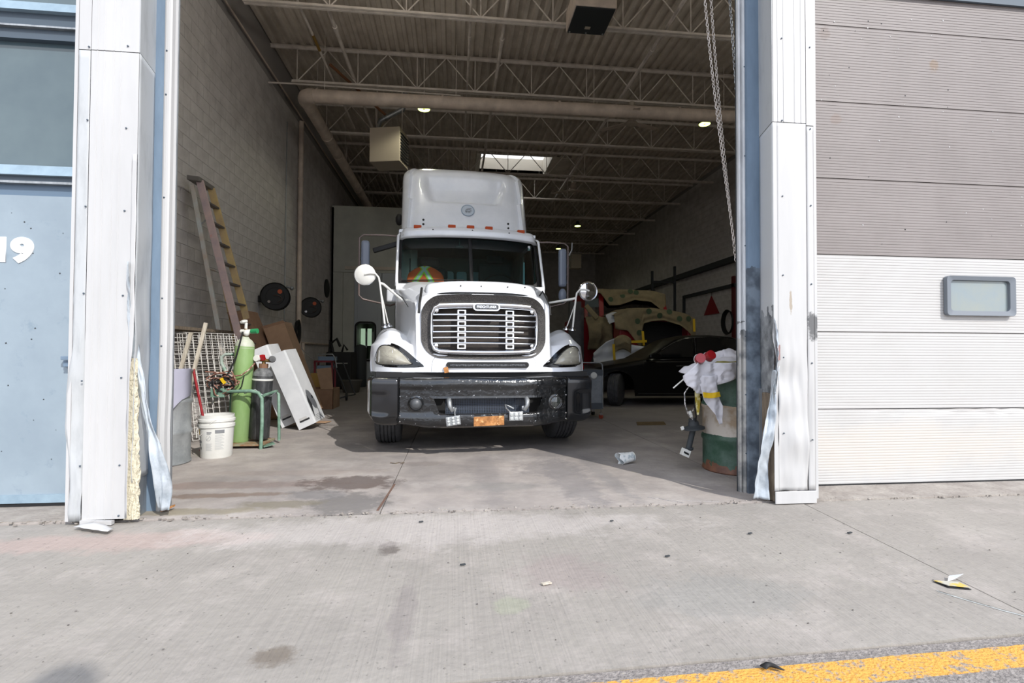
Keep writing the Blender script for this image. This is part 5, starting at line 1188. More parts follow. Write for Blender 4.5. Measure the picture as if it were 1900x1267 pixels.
for a0, a1, z0, z1, mm in ((-1.15, -.85, .235, .29, 'yel'), (-.2, .1, .255, .265, 'ink'), (-.2, .05, .243, .249, 'ink'), (.3, .85, .25, .285, 'ink'), (-.98, -.62, .155, .178, 'ink'), (-.98, -.72, .13, .137, 'inkdark'), (-.78, -.68, .09, .115, 'inkdark')):
    curved(a0, a1, z0, z1).build('label_print', M[mm], t, world=False)
for k in range(14): curved(.3, .85-.08*(k % 3), .09+.011*k, .095+.011*k).build('label_line', mat('faint_ink', '#b4b5b4', .7) if k == 0 else bpy.data.materials['faint_ink'], t, world=False)
for k in range(7): curved(-.28, .12-.05*(k % 2), .08+.011*k, .085+.011*k).build('label_line', bpy.data.materials['faint_ink'], t, world=False)
MB().tube([((.1505+.0)*math.sin(-.1+.15*math.cos(a_)), -.151*math.cos(-.1+.15*math.cos(a_)), .205+.025*math.sin(a_)) for a_ in [2*PI*k/20 for k in range(20)]], .0012, 4, closed=True).tube([(-.03, -.150, .188), (.0, -.152, .222)], .0012, 4).build('label_circle', M['ink'], t, world=False)
tag(MB().tube([(-2.44, 5.52, .06), (-2.60, 5.50, .87)], .0125, 8).tube([(-2.60, 5.50, .87), (-2.602, 5.5, .885)], .014, 8).build('red_stick', M['redstick'], None, smooth=50), 'dark red stick standing in the white pail', 'stick')
tag(MB().tube([(-2.82, 5.72, .03), (-2.80, 5.75, .38), (-2.78, 5.8, .62)], .032, 10).bar((-2.79, 5.79, .6), (-2.67, 5.9, 1.37), .036, .02, (0, 1, 0)).build('timber_pole', M['wood'], None, smooth=40), 'pale wooden pole leaning up between grey drum and pail', 'pole')
tag(MB().obox((-3.02, 6.0, .65), (.02, 0, 0), (0, .012, 0), (.13, .05, .62)).build('plank', M['wood'], None), 'pale worn plank leaning behind the grey drum', 'plank')
t = thing('rag_pile', 'pinkish red rag on the floor behind the white pail', 'rag', (-2.6, 5.9, 0))
MB().grid(lambda u, v: (-2.70+.24*u, 5.85+.25*v, .005+.16*math.sin(PI*u)**.5*math.sin(PI*v)**.5*(.7+.5*nv(u*3, v*3, 1, 1.3))), 16, 16).build('cloth', mat('pink_rag', '#C98484', .8, col2='#B2434a', scale=22, lo=.45, hi=.55), t, smooth=40)

# welded wire mesh panels leaning on the wall
def meshpanel(P00, P10, P01, nx, nz, label, r=.004):
    t = thing('wire_mesh_panel', label, 'wire mesh', tuple(P00), group='wire mesh panels on the left wall')
    P00, P10, P01 = map(Vector, (P00, P10, P01)); a, b = P10-P00, P01-P00
    for i in range(nx+1): MB().tube([P00+a*i/nx, P00+a*i/nx+b], r, 5).build('wire', M['wire'], t)
    nn = (a.cross(b)).normalized()*(-.006)
    for k in range(nz+1): MB().tube([P00+b*k/nz+nn, P00+b*k/nz+a+nn], r, 5).build('wire', M['wire'], t)
meshpanel((-3.08, 6.25, .10), (-2.62, 6.9, .10), (-3.44, 6.75, 1.30), 10, 18, 'pale square wire mesh panel leaning behind the pail, front one', .0045)
meshpanel((-3.02, 6.40, .02), (-2.58, 7.02, .02), (-3.46, 6.95, 1.27), 10, 18, 'second pale wire mesh panel just behind the front one', .0045)
meshpanel((-3.2, 6.15, .05), (-3.02, 6.5, .05), (-3.50, 6.5, 1.28), 6, 24, 'narrow wire mesh panel beside the left jamb')
t = thing('work_shelf', 'dark plank shelf on the left wall above the wire mesh', 'shelf', (-3.7, 7.5, 1.33))
MB().box(XL+.02, -3.35, 6.6, 8.6, 1.33, 1.37).build('board', M['post'], t); MB().box(XL+.02, -3.37, 6.62, 6.66, 1.1, 1.33).build('bracket', M['dash'], t)

# gas cylinders on their cart
def cyl_tank(base, top_z, r, lean, m_, name, label, cap):
    t = thing(name, label, 'cylinder', base); h = top_z
    d_ = Vector((lean[0], lean[1], 1)).normalized()
    MB().lathe([(r-.012, 0), (r, .015), (r, h-.09), (r*.94, h-.05), (r*.72, h-.015), (r*.42, h+.01), (r*.32, h+.03)], (0, 0, 0), d_, 36).build('shell', m_, t, world=False, smooth=40)
    if cap: MB().lathe([(r*1.004, h-.10), (r*.955, h-.05), (r*.735, h-.012), (r*.43, h+.013), (r*.33, h+.033)], (0, 0, 0), d_, 36).build('shoulder', cap, t, world=False, smooth=40)
    return t, d_, h
g_, gd, gh = cyl_tank((-2.40, 6.12, .05), 1.15, .102, (.045, 0), M['green'], 'green_gas_cylinder', 'tall green gas cylinder with white valve, on the cart', mat('pale_shoulder', '#BFC2B4', .5, col2='#a6b094', scale=9))
top = gd*(gh+.03)
vv = MB().tube([top, top+gd*.09], .022, 10).build('neck', M['brass'], g_, world=False, smooth=40)
MB().lathe([(.016, 0), (.04, .01), (.042, .03), (.02, .04)], top+gd*.15+Vector((-.02, 0, 0)), (-.3, 0, 1), 8).tube([top+gd*.08, top+gd*.16], .016, 8).build('valve_wheel', M['whiteknob'], g_, world=False, smooth=40)
MB().tube([top+gd*.05+Vector((-.05, 0, .01)), top+gd*.05+Vector((.09, -.02, .01))], .024, 10).sphere(top+gd*.04+Vector((.02, -.03, 0)), .036, 10).build('regulator', M['whiteknob'], g_, world=False, smooth=60)
MB().tube([top+gd*.05+Vector((.075, -.03, .01)), top+gd*.05+Vector((.145, -.05, .015))], .028, 14).build('green_dial', M['greenpl'], g_, world=False, smooth=40)
b__, bd_, bh = cyl_tank((-2.205, 6.17, .075), .79, .108, (.05, 0), M['cylblack'], 'black_gas_cylinder', 'shorter scuffed black gas cylinder with red knob regulator', mat('black_shoulder', '#77787a', .5, col2='#4b4c4d', scale=16))
top = bd_*(bh+.03)
MB().lathe([(.109, bh-.13), (.111, bh-.12), (.109, bh-.11)], (0, 0, 0), bd_, 36).build('paint_ring', M['whiteknob'], b__, world=False)
MB().tube([top-bd_*.02, top+bd_*.03], .05, 12).build('collar', mat('dull_rust', '#7d5b45', .8), b__, world=False)
MB().tube([top, top+bd_*.10], .02, 10).tube([top+bd_*.07+Vector((-.1, -.02, .01)), top+bd_*.06+Vector((.1, -.02, 0))], .018, 8).build('valve_body', M['brass'], b__, world=False, smooth=40)
for k, (dx, dz, ax) in enumerate(((-.13, .08, (-.8, -.5, .2)), (-.05, .09, (-.2, -1, .1)), (.11, .08, (.4, -.9, .2)))):
    MB().lathe([(.001, .03), (.034, .028), (.038, .015), (.038, 0), (.02, -.01)], top+Vector((dx, -.05, dz)), ax, 18).build('gauge', M['whiteknob'] if k < 2 else M['cylblack'], b__, world=False, smooth=40)
MB().tube([top+Vector((.0, -.03, .08)), top+Vector((.0, -.05, .12))], .034, 8).build('red_knob', M['redpl'], b__, world=False, smooth=30)
t = thing('cylinder_cart', 'pale green steel cart holding the two gas cylinders', 'cart', (-2.3, 6.1, 0))
c_ = M['cartgreen']
MB().box(-2.53, -2.08, 5.93, 6.33, .03, .05).build('base_plate', mat('worn_plate', '#8f8a70', .7, col2='#8a6548', scale=14, lo=.45, hi=.6), t)
MB().tube([(-2.56, 5.99, .62), (-2.45, 5.95, .625), (-2.2, 5.93, .63), (-2.125, 5.92, .61), (-2.085, 5.91, .55), (-2.08, 5.91, .3), (-2.09, 5.91, .0)], .019, 10).build('front_rail', c_, t, smooth=50)
MB().tube([(-2.08, 6.3, .6), (-2.03, 6.28, .57), (-2.02, 6.28, .1), (-2.02, 6.28, .03)], .017, 10).tube([(-2.08, 5.95, .58), (-2.05, 6.2, .6), (-2.06, 6.3, .6)], .017, 10).build('rear_rail', c_, t, smooth=50)
MB().tube([(-2.52, 6.2, .05), (-2.52, 6.2, .62), (-2.57, 6.22, .78), (-2.64, 6.22, .93), (-2.64, 6.22, 1.0), (-2.60, 6.22, 1.03), (-2.48, 6.22, 1.03), (-2.42, 6.22, 1.0), (-2.42, 6.22, .93)], .019, 10).build('handle', mat('handle_green', '#5f9377', .5, col2='#a9b5ab', scale=8, lo=.45, hi=.55), t, smooth=50)
MB().box(-2.64, -2.50, 5.96, 6.0, .56, .66).build('tool_box', c_, t, bev=.004)
for x in (-2.56,): MB().lathe([(.02, -.03), (.1, -.03), (.125, -.02), (.125, .02), (.1, .03), (.02, .03)], (-2.50, 6.2, .125), (1, .15, 0), 24).build('wheel', M['drumgrey'], t, smooth=40)
MB().obox((-2.04, 6.0, .03), (.05, .03, .012), (-.03, .06, 0), (0, 0, .003)).build('step_plate', c_, t)
MB().tube([(-2.30+.0, 5.99, .60), (-2.2, 6.03, .64), (-2.12, 6.04, .57), (-2.05, 6.1, .56), (-2.03, 6.2, .6)], .007, 6).build('chain', M['galv'], t, smooth=60)
t = thing('welding_hose', 'tangle of brown and black twin hose hooked on the cart', 'hose', (-2.55, 6.05, .7))
random.seed(21); m = MB(); m2 = MB()
for k in range(9):
    pts = []; ph = random.uniform(0, 6); rx, rz_ = random.uniform(.10, .17), random.uniform(.04, .09)
    for q in range(22):
        a_ = 2*PI*q/22; pts.append((-2.52+rx*math.cos(a_+ph)*1.0+.02*math.sin(3*a_), 5.97+.03*math.sin(a_*2+ph), .76+rz_*math.sin(a_+ph)-.01*k+.02*math.cos(2*a_)))
    (m if k % 2 else m2).tube(pts, .0075, 5, closed=True)
m.tube([(-2.33, 6.0, 1.28), (-2.34, 5.97, 1.18), (-2.38, 5.96, 1.0), (-2.44, 5.95, .85), (-2.5, 5.94, .74), (-2.56, 5.93, .62)], .009, 6)
m2.tube([(-2.22, 6.06, .93), (-2.26, 6.0, .86), (-2.33, 5.98, .80), (-2.42, 5.97, .79), (-2.55, 5.96, .83), (-2.7, 5.97, .84)], .008, 6)
m.tube([(-2.30, 5.98, .8), (-2.32, 5.97, .68), (-2.36, 5.965, .62), (-2.45, 5.96, .6)], .006, 6)
m.build('black_hose', M['rubber'], t, smooth=60); m2.build('brown_hose', mat('brown_hose', '#7d5345', .6, col2='#c9b3a4', scale=30, lo=.55, hi=.6), t, smooth=60)
MB().obox((-2.50, 5.935, .74), (.012, 0, .008), (0, .012, 0), (-.02, 0, .028)).build('yellow_tape', M['yel'], t)

# step ladder leaning on the wall
t = thing('step_ladder', 'tall paint-stained fibreglass step ladder leaning on the left wall', 'ladder', (-2.9, 7.9, 0))
A0, A1 = Vector((-2.77, 7.83, 0)), Vector((-3.70, 7.92, 3.54)); B0, B1 = Vector((-2.79, 8.44, 0)), Vector((-3.70, 8.27, 3.54))
MB().bar(A0, A1, .10, .03, (0, 1, 0)).build('rail', M['ladder'], t, bev=.004); MB().bar(B0, B1, .10, .03, (0, 1, 0)).build('rail', M['ladderyel'], t, bev=.004)
for k in range(11):
    f_ = .085+.083*k; a, b = A0.lerp(A1, f_), B0.lerp(B1, f_); MB().obox((a+b)/2, (b-a)/2, (.045, 0, .0), (0, 0, .012)).build('tread', M['ladderstep'], t)
C0, C1 = Vector((-3.12, 7.85, 0)), Vector((-3.80, 7.91, 3.48)); D0, D1 = Vector((-3.14, 8.5, 0)), Vector((-3.80, 8.28, 3.48))
MB().bar(C0, C1, .055, .03, (0, 1, 0)).build('rear_leg', M['ladderback'], t); MB().bar(D0, D1, .055, .03, (0, 1, 0)).build('rear_leg', M['ladderyel'], t)
for k in (1, 2, 3, 4, 5): MB().tube([C0.lerp(C1, .13*k), D0.lerp(D1, .13*k)], .012, 6).build('rear_brace', M['ladderback'], t)
MB().obox((-3.76, 8.09, 3.56), (.09, 0, -.01), (0, .24, 0), (0, 0, .035)).build('top_cap', mat('cap_grey', '#6c6864', .6), t, bev=.01)
for f_ in (.25, .85): MB().bar(A0.lerp(A1, f_), C0.lerp(C1, f_-.02), .02, .006, (0, 1, 0)).build('spreader', M['galv'], t)

# cardboard boxes leaning behind the ladder
def leanbox(base, ax_w, ax_d, ax_h, m_, name, label, cat, lid=True):
    t = thing(name, label, cat, tuple(base)); base, a, b, h = map(Vector, (base, ax_w, ax_d, ax_h))
    MB().obox(base+(a+b+h)/2, a/2, b/2, h/2).build('shell', m_, t, bev=.004)
    return t, base, a, b, h
t, ba, a, b, h = leanbox((-2.85, 8.35, .02), (.30, 0, .05), (0, .4, 0), (-.62, 0, 1.62), M['card'], 'cardboard_box', 'tall brown cardboard box leaning right behind the ladder rails', 'box')
MB().obox(ba+h+a*.5, a*.5, (0, .002, 0), (-.01, 0, .02)).build('flap', M['card2'], t)
t, ba, a, b, h = leanbox((-2.50, 8.55, .02), (.32, 0, .10), (0, .4, 0), (-.52, 0, 1.42), M['card2'], 'cardboard_box', 'second brown cardboard box leaning behind the white covers', 'box')
MB().obox(ba+h+a*.5, a*.5, (0, .002, 0), (-.01, 0, .02)).build('flap', M['card'], t)
t, ba, a, b, h = leanbox((-3.3, 8.7, .02), (.28, 0, .0), (0, .4, 0), (-.25, 0, 1.35), M['card'], 'cardboard_box', 'shadowed brown cardboard box behind the ladder nearest the wall', 'box')

# long white moulded covers
def cover(O, h, a, b, label, grp):
    t = thing('white_cover', label, 'cover', tuple(O), group=grp); O, h, a, b = map(Vector, (O, h, a, b))
    P = [O, O+a, O+a+b, O+b]; m = MB()
    cs = [(0, 0), (.02, .0), (.93, 0), (1, .05), (1, 1), (0, 1)]
    v0 = [O+a*p+b*q for p, q in cs]; v1 = [O+h+a*p*.98+b*q for p, q in cs]
    m.prism(v0, h); m.build('shell', M['whitepl'], t, bev=.006)
    nf = h.cross(a).normalized(); nf = nf if nf.y < 0 else -nf
    MB().obox(O+h*.09+a*.5+nf*.002, a*.28, nf*.0015, h.normalized()*.012).build('label_strip', M['inkdark'], t)
    MB().obox(O+h*.115+a*.45+nf*.002, a*.22, nf*.0012, h.normalized()*.018).build('label_card', M['clad'], t)
    ns = h.cross(b).normalized(); ns = ns if ns.x > 0 else -ns
    s0 = O+a
    MB().prism([s0+h*f_+b*g_+ns*.001 for f_, g_ in ((.08, .12), (.24, .30), (.38, .18), (.30, .08))], ns*.004).build('side_slot', M['inkdark'], t)
    MB().obox(s0+h*.33+b*.6+ns*.002, h.normalized()*.02, b.normalized()*.015, ns*.002).build('print_mark', M['inkdark'], t)
    for f_ in (.03, .05, .07, .09): MB().obox(s0+h*f_+b*.5+ns*.001, h.normalized()*.003, b*.35, ns*.001).build('vent_line', M['ink'], t)
    return t
cover((-2.075, 7.25, .0), (-.375, -.15, .985), (.215, .02, .10), (.02, .42, .02), 'front white moulded cover leaning beside the cylinders', 'long white moulded covers')
cover((-2.36, 7.45, .0), (-.42, .0, 1.07), (.20, .02, .09), (.02, .40, .02), 'rear white moulded cover partly hidden behind the front one', 'long white moulded covers')
tag(MB().obox((-2.0, 8.0, .012), (.14, -.03, 0), (.02, .1, 0), (0, 0, .003)).build('card_offcut', M['card2'], None), 'flat cardboard offcut on the floor by the white covers', 'cardboard')

# open carton, red stand, basin, and the dark things by the booth
t = thing('open_carton', 'open cardboard carton with raised flap on the floor', 'box', (-2.5, 10, 0))
x0, x1, y0, y1, hh = -2.80, -2.22, 9.85, 10.4, .37
MB().box(x0, x1, y0, y0+.008, 0, hh).build('front_wall', M['card'], t); MB().box(x0, x1, y1-.008, y1, 0, hh).build('rear_wall', M['card'], t); MB().box(x0, x0+.008, y0, y1, 0, hh).build('side_wall', M['card2'], t); MB().box(x1-.008, x1, y0, y1, 0, hh).build('side_wall', M['card2'], t)
MB().prism([(-2.44, y0-.01, hh), (x1, y0-.01, hh), (x1-.05, y0+.04, .77), (-2.54, y0+.04, .74)], (0, .008, 0)).build('flap', M['card2'], t)
MB().prism([(x0, y0, hh), (x0, y1, hh), (x0-.1, y1, .64), (x0-.1, y0+.1, .63)], (.008, 0, 0)).build('flap', M['card2'], t)
MB().prism([(x0, y1, hh), (-2.5, y1, hh), (-2.52, y1+.12, .64), (x0, y1+.12, .64)], (0, .008, 0)).build('flap', mat('flap_inside', '#98793f', .9), t)
t = thing('red_stool', 'red tubular stand with pale blue trays near the open carton', 'stand', (-2.88, 12, 0))
for x in (-3.07, -2.70):
    for y in (11.85, 12.15): MB().box(x-.02, x+.02, y-.02, y+.02, 0, .84).build('leg', M['redpaint'] if False else mat('dull_red_frame', '#7A2430', .5), t)
MB().box(-3.09, -2.68, 11.83, 12.17, .82, .86).build('top', bpy.data.materials['dull_red_frame'], t)
MB().box(-3.03, -2.72, 11.86, 12.14, .66, .75).build('tray', mat('tray_blue', '#72879c', .4), t); MB().box(-3.02, -2.66, 11.9, 12.15, .86, .95).build('tray', bpy.data.materials['tray_blue'], t)
MB().tube([(-3.02, 11.88, .88), (-3.02, 11.88, 1.0), (-2.7, 11.88, 1.0), (-2.64, 11.88, .92), (-2.60, 11.85, .7)], .014, 8).build('handle', M['galv'], t, smooth=50)
t = thing('fender_panel', 'curved grey panel leaning on the wall behind the red stand', 'panel', (-3.4, 12.3, 0))
MB().grid(lambda u, v: (-3.62+.5*(v**1.6), 12.2+.25*u, 1.38-.55*v-.05*u), 4, 14).build('sheet', M['galv'], t, smooth=60, solid=.004)
MB().tube([(-3.1, 12.4, .8), (-3.05, 12.4, 0)], .02, 6).build('prop', M['galv'], t)
t = thing('hand_truck', 'folded grey hand truck lying before the basin', 'hand truck', (-2.5, 11.5, 0))
MB().tube([(-2.62, 11.6, .82), (-2.45, 11.6, .45), (-2.30, 11.55, .1)], .016, 8).tube([(-2.50, 12.0, .82), (-2.34, 12.0, .4), (-2.2, 11.9, .1)], .016, 8).tube([(-2.45, 11.6, .45), (-2.34, 12.0, .42)], .012, 6).tube([(-2.30, 11.55, .1), (-2.6, 11.3, .02)], .016, 8).tube([(-2.3, 11.55, .1), (-2.2, 11.9, .1)], .012, 6).build('frame', M['dash'], t, smooth=50)
MB().lathe([(.02, -.02), (.09, -.02), (.09, .02), (.02, .02)], (-2.32, 11.55, .09), (1, .3, 0), 20).build('wheel', M['rubber'], t)
t = thing('oil_basin', 'shallow dark round basin on the floor before the booth door', 'basin', (-2.66, 13.8, 0))
MB().lathe([(.19, 0), (.2, .01), (.27, .30), (.285, .31), (.28, .325), (.265, .315), (.19, .03), (.001, .02)], n=32).build('shell', mat('basin_grey', '#57544f', .6), t, world=False, smooth=40)
t = thing('tool_chest', 'black cluttered machine with chrome strip beside the booth', 'machine', (-3.4, 15.2, 0))
MB().box(-3.55, -2.85, 14.8, 15.6, .05, 1.05).build('body', M['black'], t, bev=.04); MB().box(-3.25, -2.95, 14.78, 14.8, .72, .75).build('chrome_strip', M['chrome'], t)
for x in (-3.45, -2.95): MB().lathe([(.02, -.02), (.08, -.02), (.08, .02), (.02, .02)], (x, 14.85, .08), (1, 0, 0), 18).build('wheel', M['rubber'], t)
MB().tube([(-3.4, 15, 1.05), (-3.45, 15, 1.3), (-3.3, 15, 1.42), (-3.2, 15, 1.2)], .04, 8).tube([(-3.15, 15, 1.05), (-3.1, 15, 1.25), (-3.0, 15, 1.1)], .03, 8).build('hoses', M['rubber'], t, smooth=50)
tag(MB().lathe([(.05, 0), (.1, .05), (.05, .8), (.02, 1.4)], (-3.7, 15.9, 0), (0, 0, 1), 10).build('rolled_mat', M['black'], None, smooth=50), 'narrow dark rolled mat standing against the booth corner', 'mat')
t = thing('air_tank', 'dark upright tank behind the black machine', 'tank', (-2.8, 15.9, 0))
MB().lathe([(.16, 0), (.18, .05), (.18, 1.15), (.12, 1.25), (.02, 1.28)], n=24).build('shell', M['dash'], t, world=False, smooth=40)

# ================================================================== RIGHT-HAND CLUTTER
bg_ = mat('barrel_green', '#2A4A39', .55, col2='#51685d', scale=5, lo=.4, hi=.65, col3='#1f2f28', s3=3.2, lo3=.52, hi3=.66, bump=.3)
band(bg_, .335, .60, '#9A8871', nz_=.01, col2='#B7AFA6'); band(bg_, -1, .07, '#5b3a2c', nz_=.05, col2='#77503b')
drum((2.575, 4.51, 0), bg_, 'oil_barrel', 'green steel barrel with worn beige middle band by the right jamb')
clm = M['cloth']
t = thing('coverall_heap', 'crumpled white cloth heap with yellow tape on the green barrel', 'cloth', (2.53, 4.5, .88))
def heap(u, v):
    a_ = u*2*PI; r = v*(.34+.05*math.sin(3*a_+1)+.04*math.sin(5*a_)); x = 2.46+r*math.cos(a_)*1.05; y = 4.5+r*math.sin(a_)*.8
    z = .895+.17*max(0, 1-(v/1.0)**2.6)*(1+.25*math.cos(a_-.3))-.03*smst(.85, 1, v)
    k = .05*nv(x*2, y*2, 5, 3.2)+.02*abs(nv(x, y, 9, 14)); return (x, y, z+k)
MB().grid(heap, 64, 24, cu=True).build('bundle', clm, t, smooth=35, solid=.004)
def flapc(outl, y0, fold=.02, sc_=14, seed=0):
    # hanging cloth: outl = rows of (z, x0, x1)
    def f(u, v):
        n = len(outl)-1; k = min(int(v*n), n-1); q = v*n-k; z, a, b = (lerp(outl[k][c], outl[k+1][c], q) for c in range(3)); x = lerp(a, b, u)
        yy = y0(x, z)-fold*(.5+nv(x*1.2, z*.35, seed, sc_))-.3*fold*nv(x, z, seed+3, 25); return (x, yy, z+.01*nv(x, 0, seed, 9))
    return MB().grid(f, 26, 40)
by_ = lambda x, z: 4.50-math.sqrt(max(.0, .305**2-min(.30, abs(x-2.53))**2))-.015
flat = lambda x, z: 4.235+.06*max(0, x-2.2)
flapc([(.985, 2.06, 2.50), (.93, 1.99, 2.50), (.88, 1.94, 2.47), (.845, 1.945, 2.42), (.80, 1.965, 2.26), (.76, 2.02, 2.20), (.72, 2.05, 2.125)], flat, .05, 8, 8).build('sleeve', clm, t, smooth=35, solid=.003)
flapc([(.88, 2.08, 2.26), (.80, 2.085, 2.235), (.73, 2.10, 2.25), (.668, 2.12, 2.272), (.608, 2.175, 2.296), (.538, 2.225, 2.291), (.455, 2.258, 2.284)], lambda x, z: flat(x, z)-.02, .03, 9, 5).build('trouser_leg', clm, t, smooth=35, solid=.003)
flapc([(.735, 2.10, 2.252), (.705, 2.105, 2.262), (.69, 2.108, 2.266)], lambda x, z: flat(x, z)-.05, .012, 9, 5).build('yellow_tape', M['yel'], t, smooth=35, solid=.002)
flapc([(.73, 2.085, 2.13), (.65, 2.09, 2.14), (.58, 2.10, 2.13), (.53, 2.105, 2.12)], lambda x, z: 4.30, .01, 9, 1).build('yellow_strap', mat('strap_olive', '#a59028', .7, col2='#d7cf9c', scale=16, lo=.5, hi=.6), t, smooth=35, solid=.003)
flapc([(1.0, 2.26, 2.52), (.965, 2.20, 2.50)], lambda x, z: 4.235, .02, 9, 1).build('olive_tape', mat('tape_olive', '#8f8848', .7), t, smooth=35, solid=.002)
for i, (x, y, z, ax) in enumerate(((2.093, 4.22, 1.045, (-.25, -1, .25)), (2.20, 4.27, 1.065, (.2, -1, .5)))):
    c_ = thing('red_cup', ['red round cup end with white print at the left top of the white heap', 'red round cup end behind, right of the other one on the heap'][i], 'cup', (x, y, z-.03), group='red round cups')
    MB().lathe([(.041, .05), (.045, 0), (.041, -.008), (.034, -.002), (.001, -.002)], (0, 0, 0), ax, 26).build('bowl', M['redpl'], c_, world=False, smooth=40)
    MB().tube([(0, 0, 0)]*0+[tuple(Vector(ax).normalized()*-.004+perp(Vector(ax))[0]*.045*math.cos(q)+perp(Vector(ax))[1]*.045*math.sin(q)) for q in [2*PI*k/24 for k in range(24)]], .0035, 5, closed=True).build('rim', M['clad'], c_, world=False, smooth=60)
    MB().obox(Vector(ax).normalized()*-.0+Vector((0, -.006, -.004)), (.012, 0, .003), (0, .001, 0), (-.001, 0, .003)).build('print', M['clad'], c_, world=False)
tag(MB().tube([(1.885, 4.28, .765), (2.0, 4.30, .85), (2.16, 4.36, .94)], .006, 6).build('white_rod', M['whiteknob'], None, smooth=50), 'thin white rod sticking out left from under the white heap', 'rod')
t = thing('column_stalk', 'black tubular car part hanging by its wires from the white heap', 'car part', (2.2, 4.5, .4))
wr_ = MB(); w2_ = MB()
for pts in ([(2.04, 4.3, .78), (1.995, 4.3, .72), (2.0, 4.3, .62), (2.05, 4.35, .53), (2.12, 4.42, .48)], [(2.09, 4.3, .76), (2.11, 4.3, .68), (2.12, 4.35, .6), (2.11, 4.4, .54), (2.14, 4.45, .47)]): wr_.tube(pts, .0055, 6)
for pts in ([(2.11, 4.32, .72), (2.10, 4.33, .60), (2.16, 4.42, .50), (2.17, 4.45, .45)], [(2.12, 4.32, .66), (2.19, 4.3, .70), (2.24, 4.3, .69)]): w2_.tube(pts, .006, 6)
wr_.build('white_wire', mat('wire_taped', '#6f6f70', .6, col2='#d8d5d2', scale=45, lo=.48, hi=.52), t, smooth=60); w2_.build('black_wire', M['rubber'], t, smooth=60)
for x, y, z in ((2.09, 4.3, .76), (2.07, 4.36, .54), (2.09, 4.38, .515), (2.24, 4.3, .69), (2.02, 4.4, .40)): MB().obox((x, y, z), (.012, 0, .006), (0, .01, 0), (-.004, 0, .014)).build('connector', M['whiteknob'], t, bev=.002)
MB().obox((2.045, 4.29, .80), (.01, 0, .012), (0, .006, 0), (-.008, 0, .006)).build('lime_tape', M['lime'], t)
MB().tube([(2.16, 4.5, .47), (2.17, 4.5, .43)], .035, 10).lathe([(.03, .05), (.045, .03), (.05, .0), (.095, -.02), (.095, -.035), (.04, -.04)], (2.175, 4.5, .41), (-.12, 0, 1), 20).build('flange', M['dash'], t, smooth=35)
MB().tube([(2.17, 4.5, .38), (2.125, 4.5, .20)], .026, 14).lathe([(.04, .015), (.045, .0), (.02, -.01)], (2.125, 4.5, .20), (.2, 0, -1), 14).build('tube', M['dash'], t, smooth=40)
MB().obox((2.09, 4.49, .165), (.032, 0, -.014), (0, .03, 0), (.012, 0, .03)).build('white_socket', M['whiteknob'], t, bev=.004); MB().obox((2.085, 4.458, .165), (.022, 0, -.012), (0, .003, 0), (.003, 0, .008)).build('socket_slot', M['black'], t)
t = thing('crushed_can', 'crushed white paper cup lying at the edge of the sunlit floor', 'cup', (1.64, 4.80, .05))
def cup(u, v):
    a_ = u*2*PI; r = lerp(.052, .045, v)*(1+.18*math.sin(2*a_)*(1-v)+.08*math.sin(5*a_)*(1-v)); L_ = lerp(-.085, .07, v)+.015*math.sin(3*a_)*(1-v); ax = Vector((.93, .25, .10)).normalized(); p_, q_ = perp(ax); return tuple(ax*L_+p_*r*math.cos(a_)+q_*r*math.sin(a_))
MB().grid(cup, 32, 10, cu=True).build('wall', mat('cup_white', '#D2D3D1', .6, col2='#9fa8ab', scale=18, lo=.5, hi=.6), t, world=False, smooth=40, solid=.002)
MB().lathe([(.047, 0), (.047, .006), (.04, .006), (.001, .004)], (.065, .0175, .007), (.93, .25, .10), 24).build('base', M['pail'], t, world=False)
t.location = (1.66, 4.84, .055)
tag(MB().obox((2.95, 7.5, .006), (.22, .0, 0), (.05, .16, 0), (0, 0, .004)).build('floor_card', mat('card_dark', '#75603a', .9, col2='#5a4a30', scale=12), None), 'flat brown card on the dark floor before the black car', 'cardboard')
# rolling cart
t = thing('rolling_cart', 'grey steel rolling cart behind the truck bumper with a round light', 'cart', (2.1, 8.3, 0))
MB().box(1.75, 2.37, 8.1, 8.62, .24, .74).build('cabinet', M['cartgrey'], t, bev=.006); MB().box(1.74, 2.38, 8.09, 8.63, .16, .26).build('lower_tray', mat('cart_dark', '#4c5157', .5), t)
MB().box(1.74, 2.38, 8.09, 8.63, .70, .79).build('top_tray', bpy.data.materials['cart_dark'], t)
MB().tube([(2.0, 8.1, .79), (2.0, 8.1, .89), (2.03, 8.1, .905), (2.33, 8.1, .905), (2.37, 8.1, .88), (2.38, 8.1, .78), (2.38, 8.1, .18)], .011, 8).build('handle', M['galv'], t, smooth=50)
for x, y in ((2.36, 8.12), (1.8, 8.12), (2.36, 8.6), (1.8, 8.6)):
    c_ = MB().tube([(x, y, .17), (x, y, .09)], .012, 8).box(x-.02, x+.02, y-.02, y+.03, .06, .1).build('caster', M['chrome'], t); MB().lathe([(.01, -.015), (.038, -.015), (.038, .015), (.01, .015)], (x, y+.01, .038), (1, .4, 0), 18).build('caster_wheel', mat('caster_red', '#a4452f', .6) if x > 2 and y < 8.3 else M['rubber'], c_)
MB().lathe([(.052, 0), (.052, -.012), (.042, -.016), (.001, -.012)], (2.23, 8.09, .70), (0, 1, 0), 24).build('round_light', M['whiteknob'], t, smooth=40)
MB().box(1.98, 2.10, 8.2, 8.5, .79, .86).build('red_case', M['redpl'], t, bev=.01)

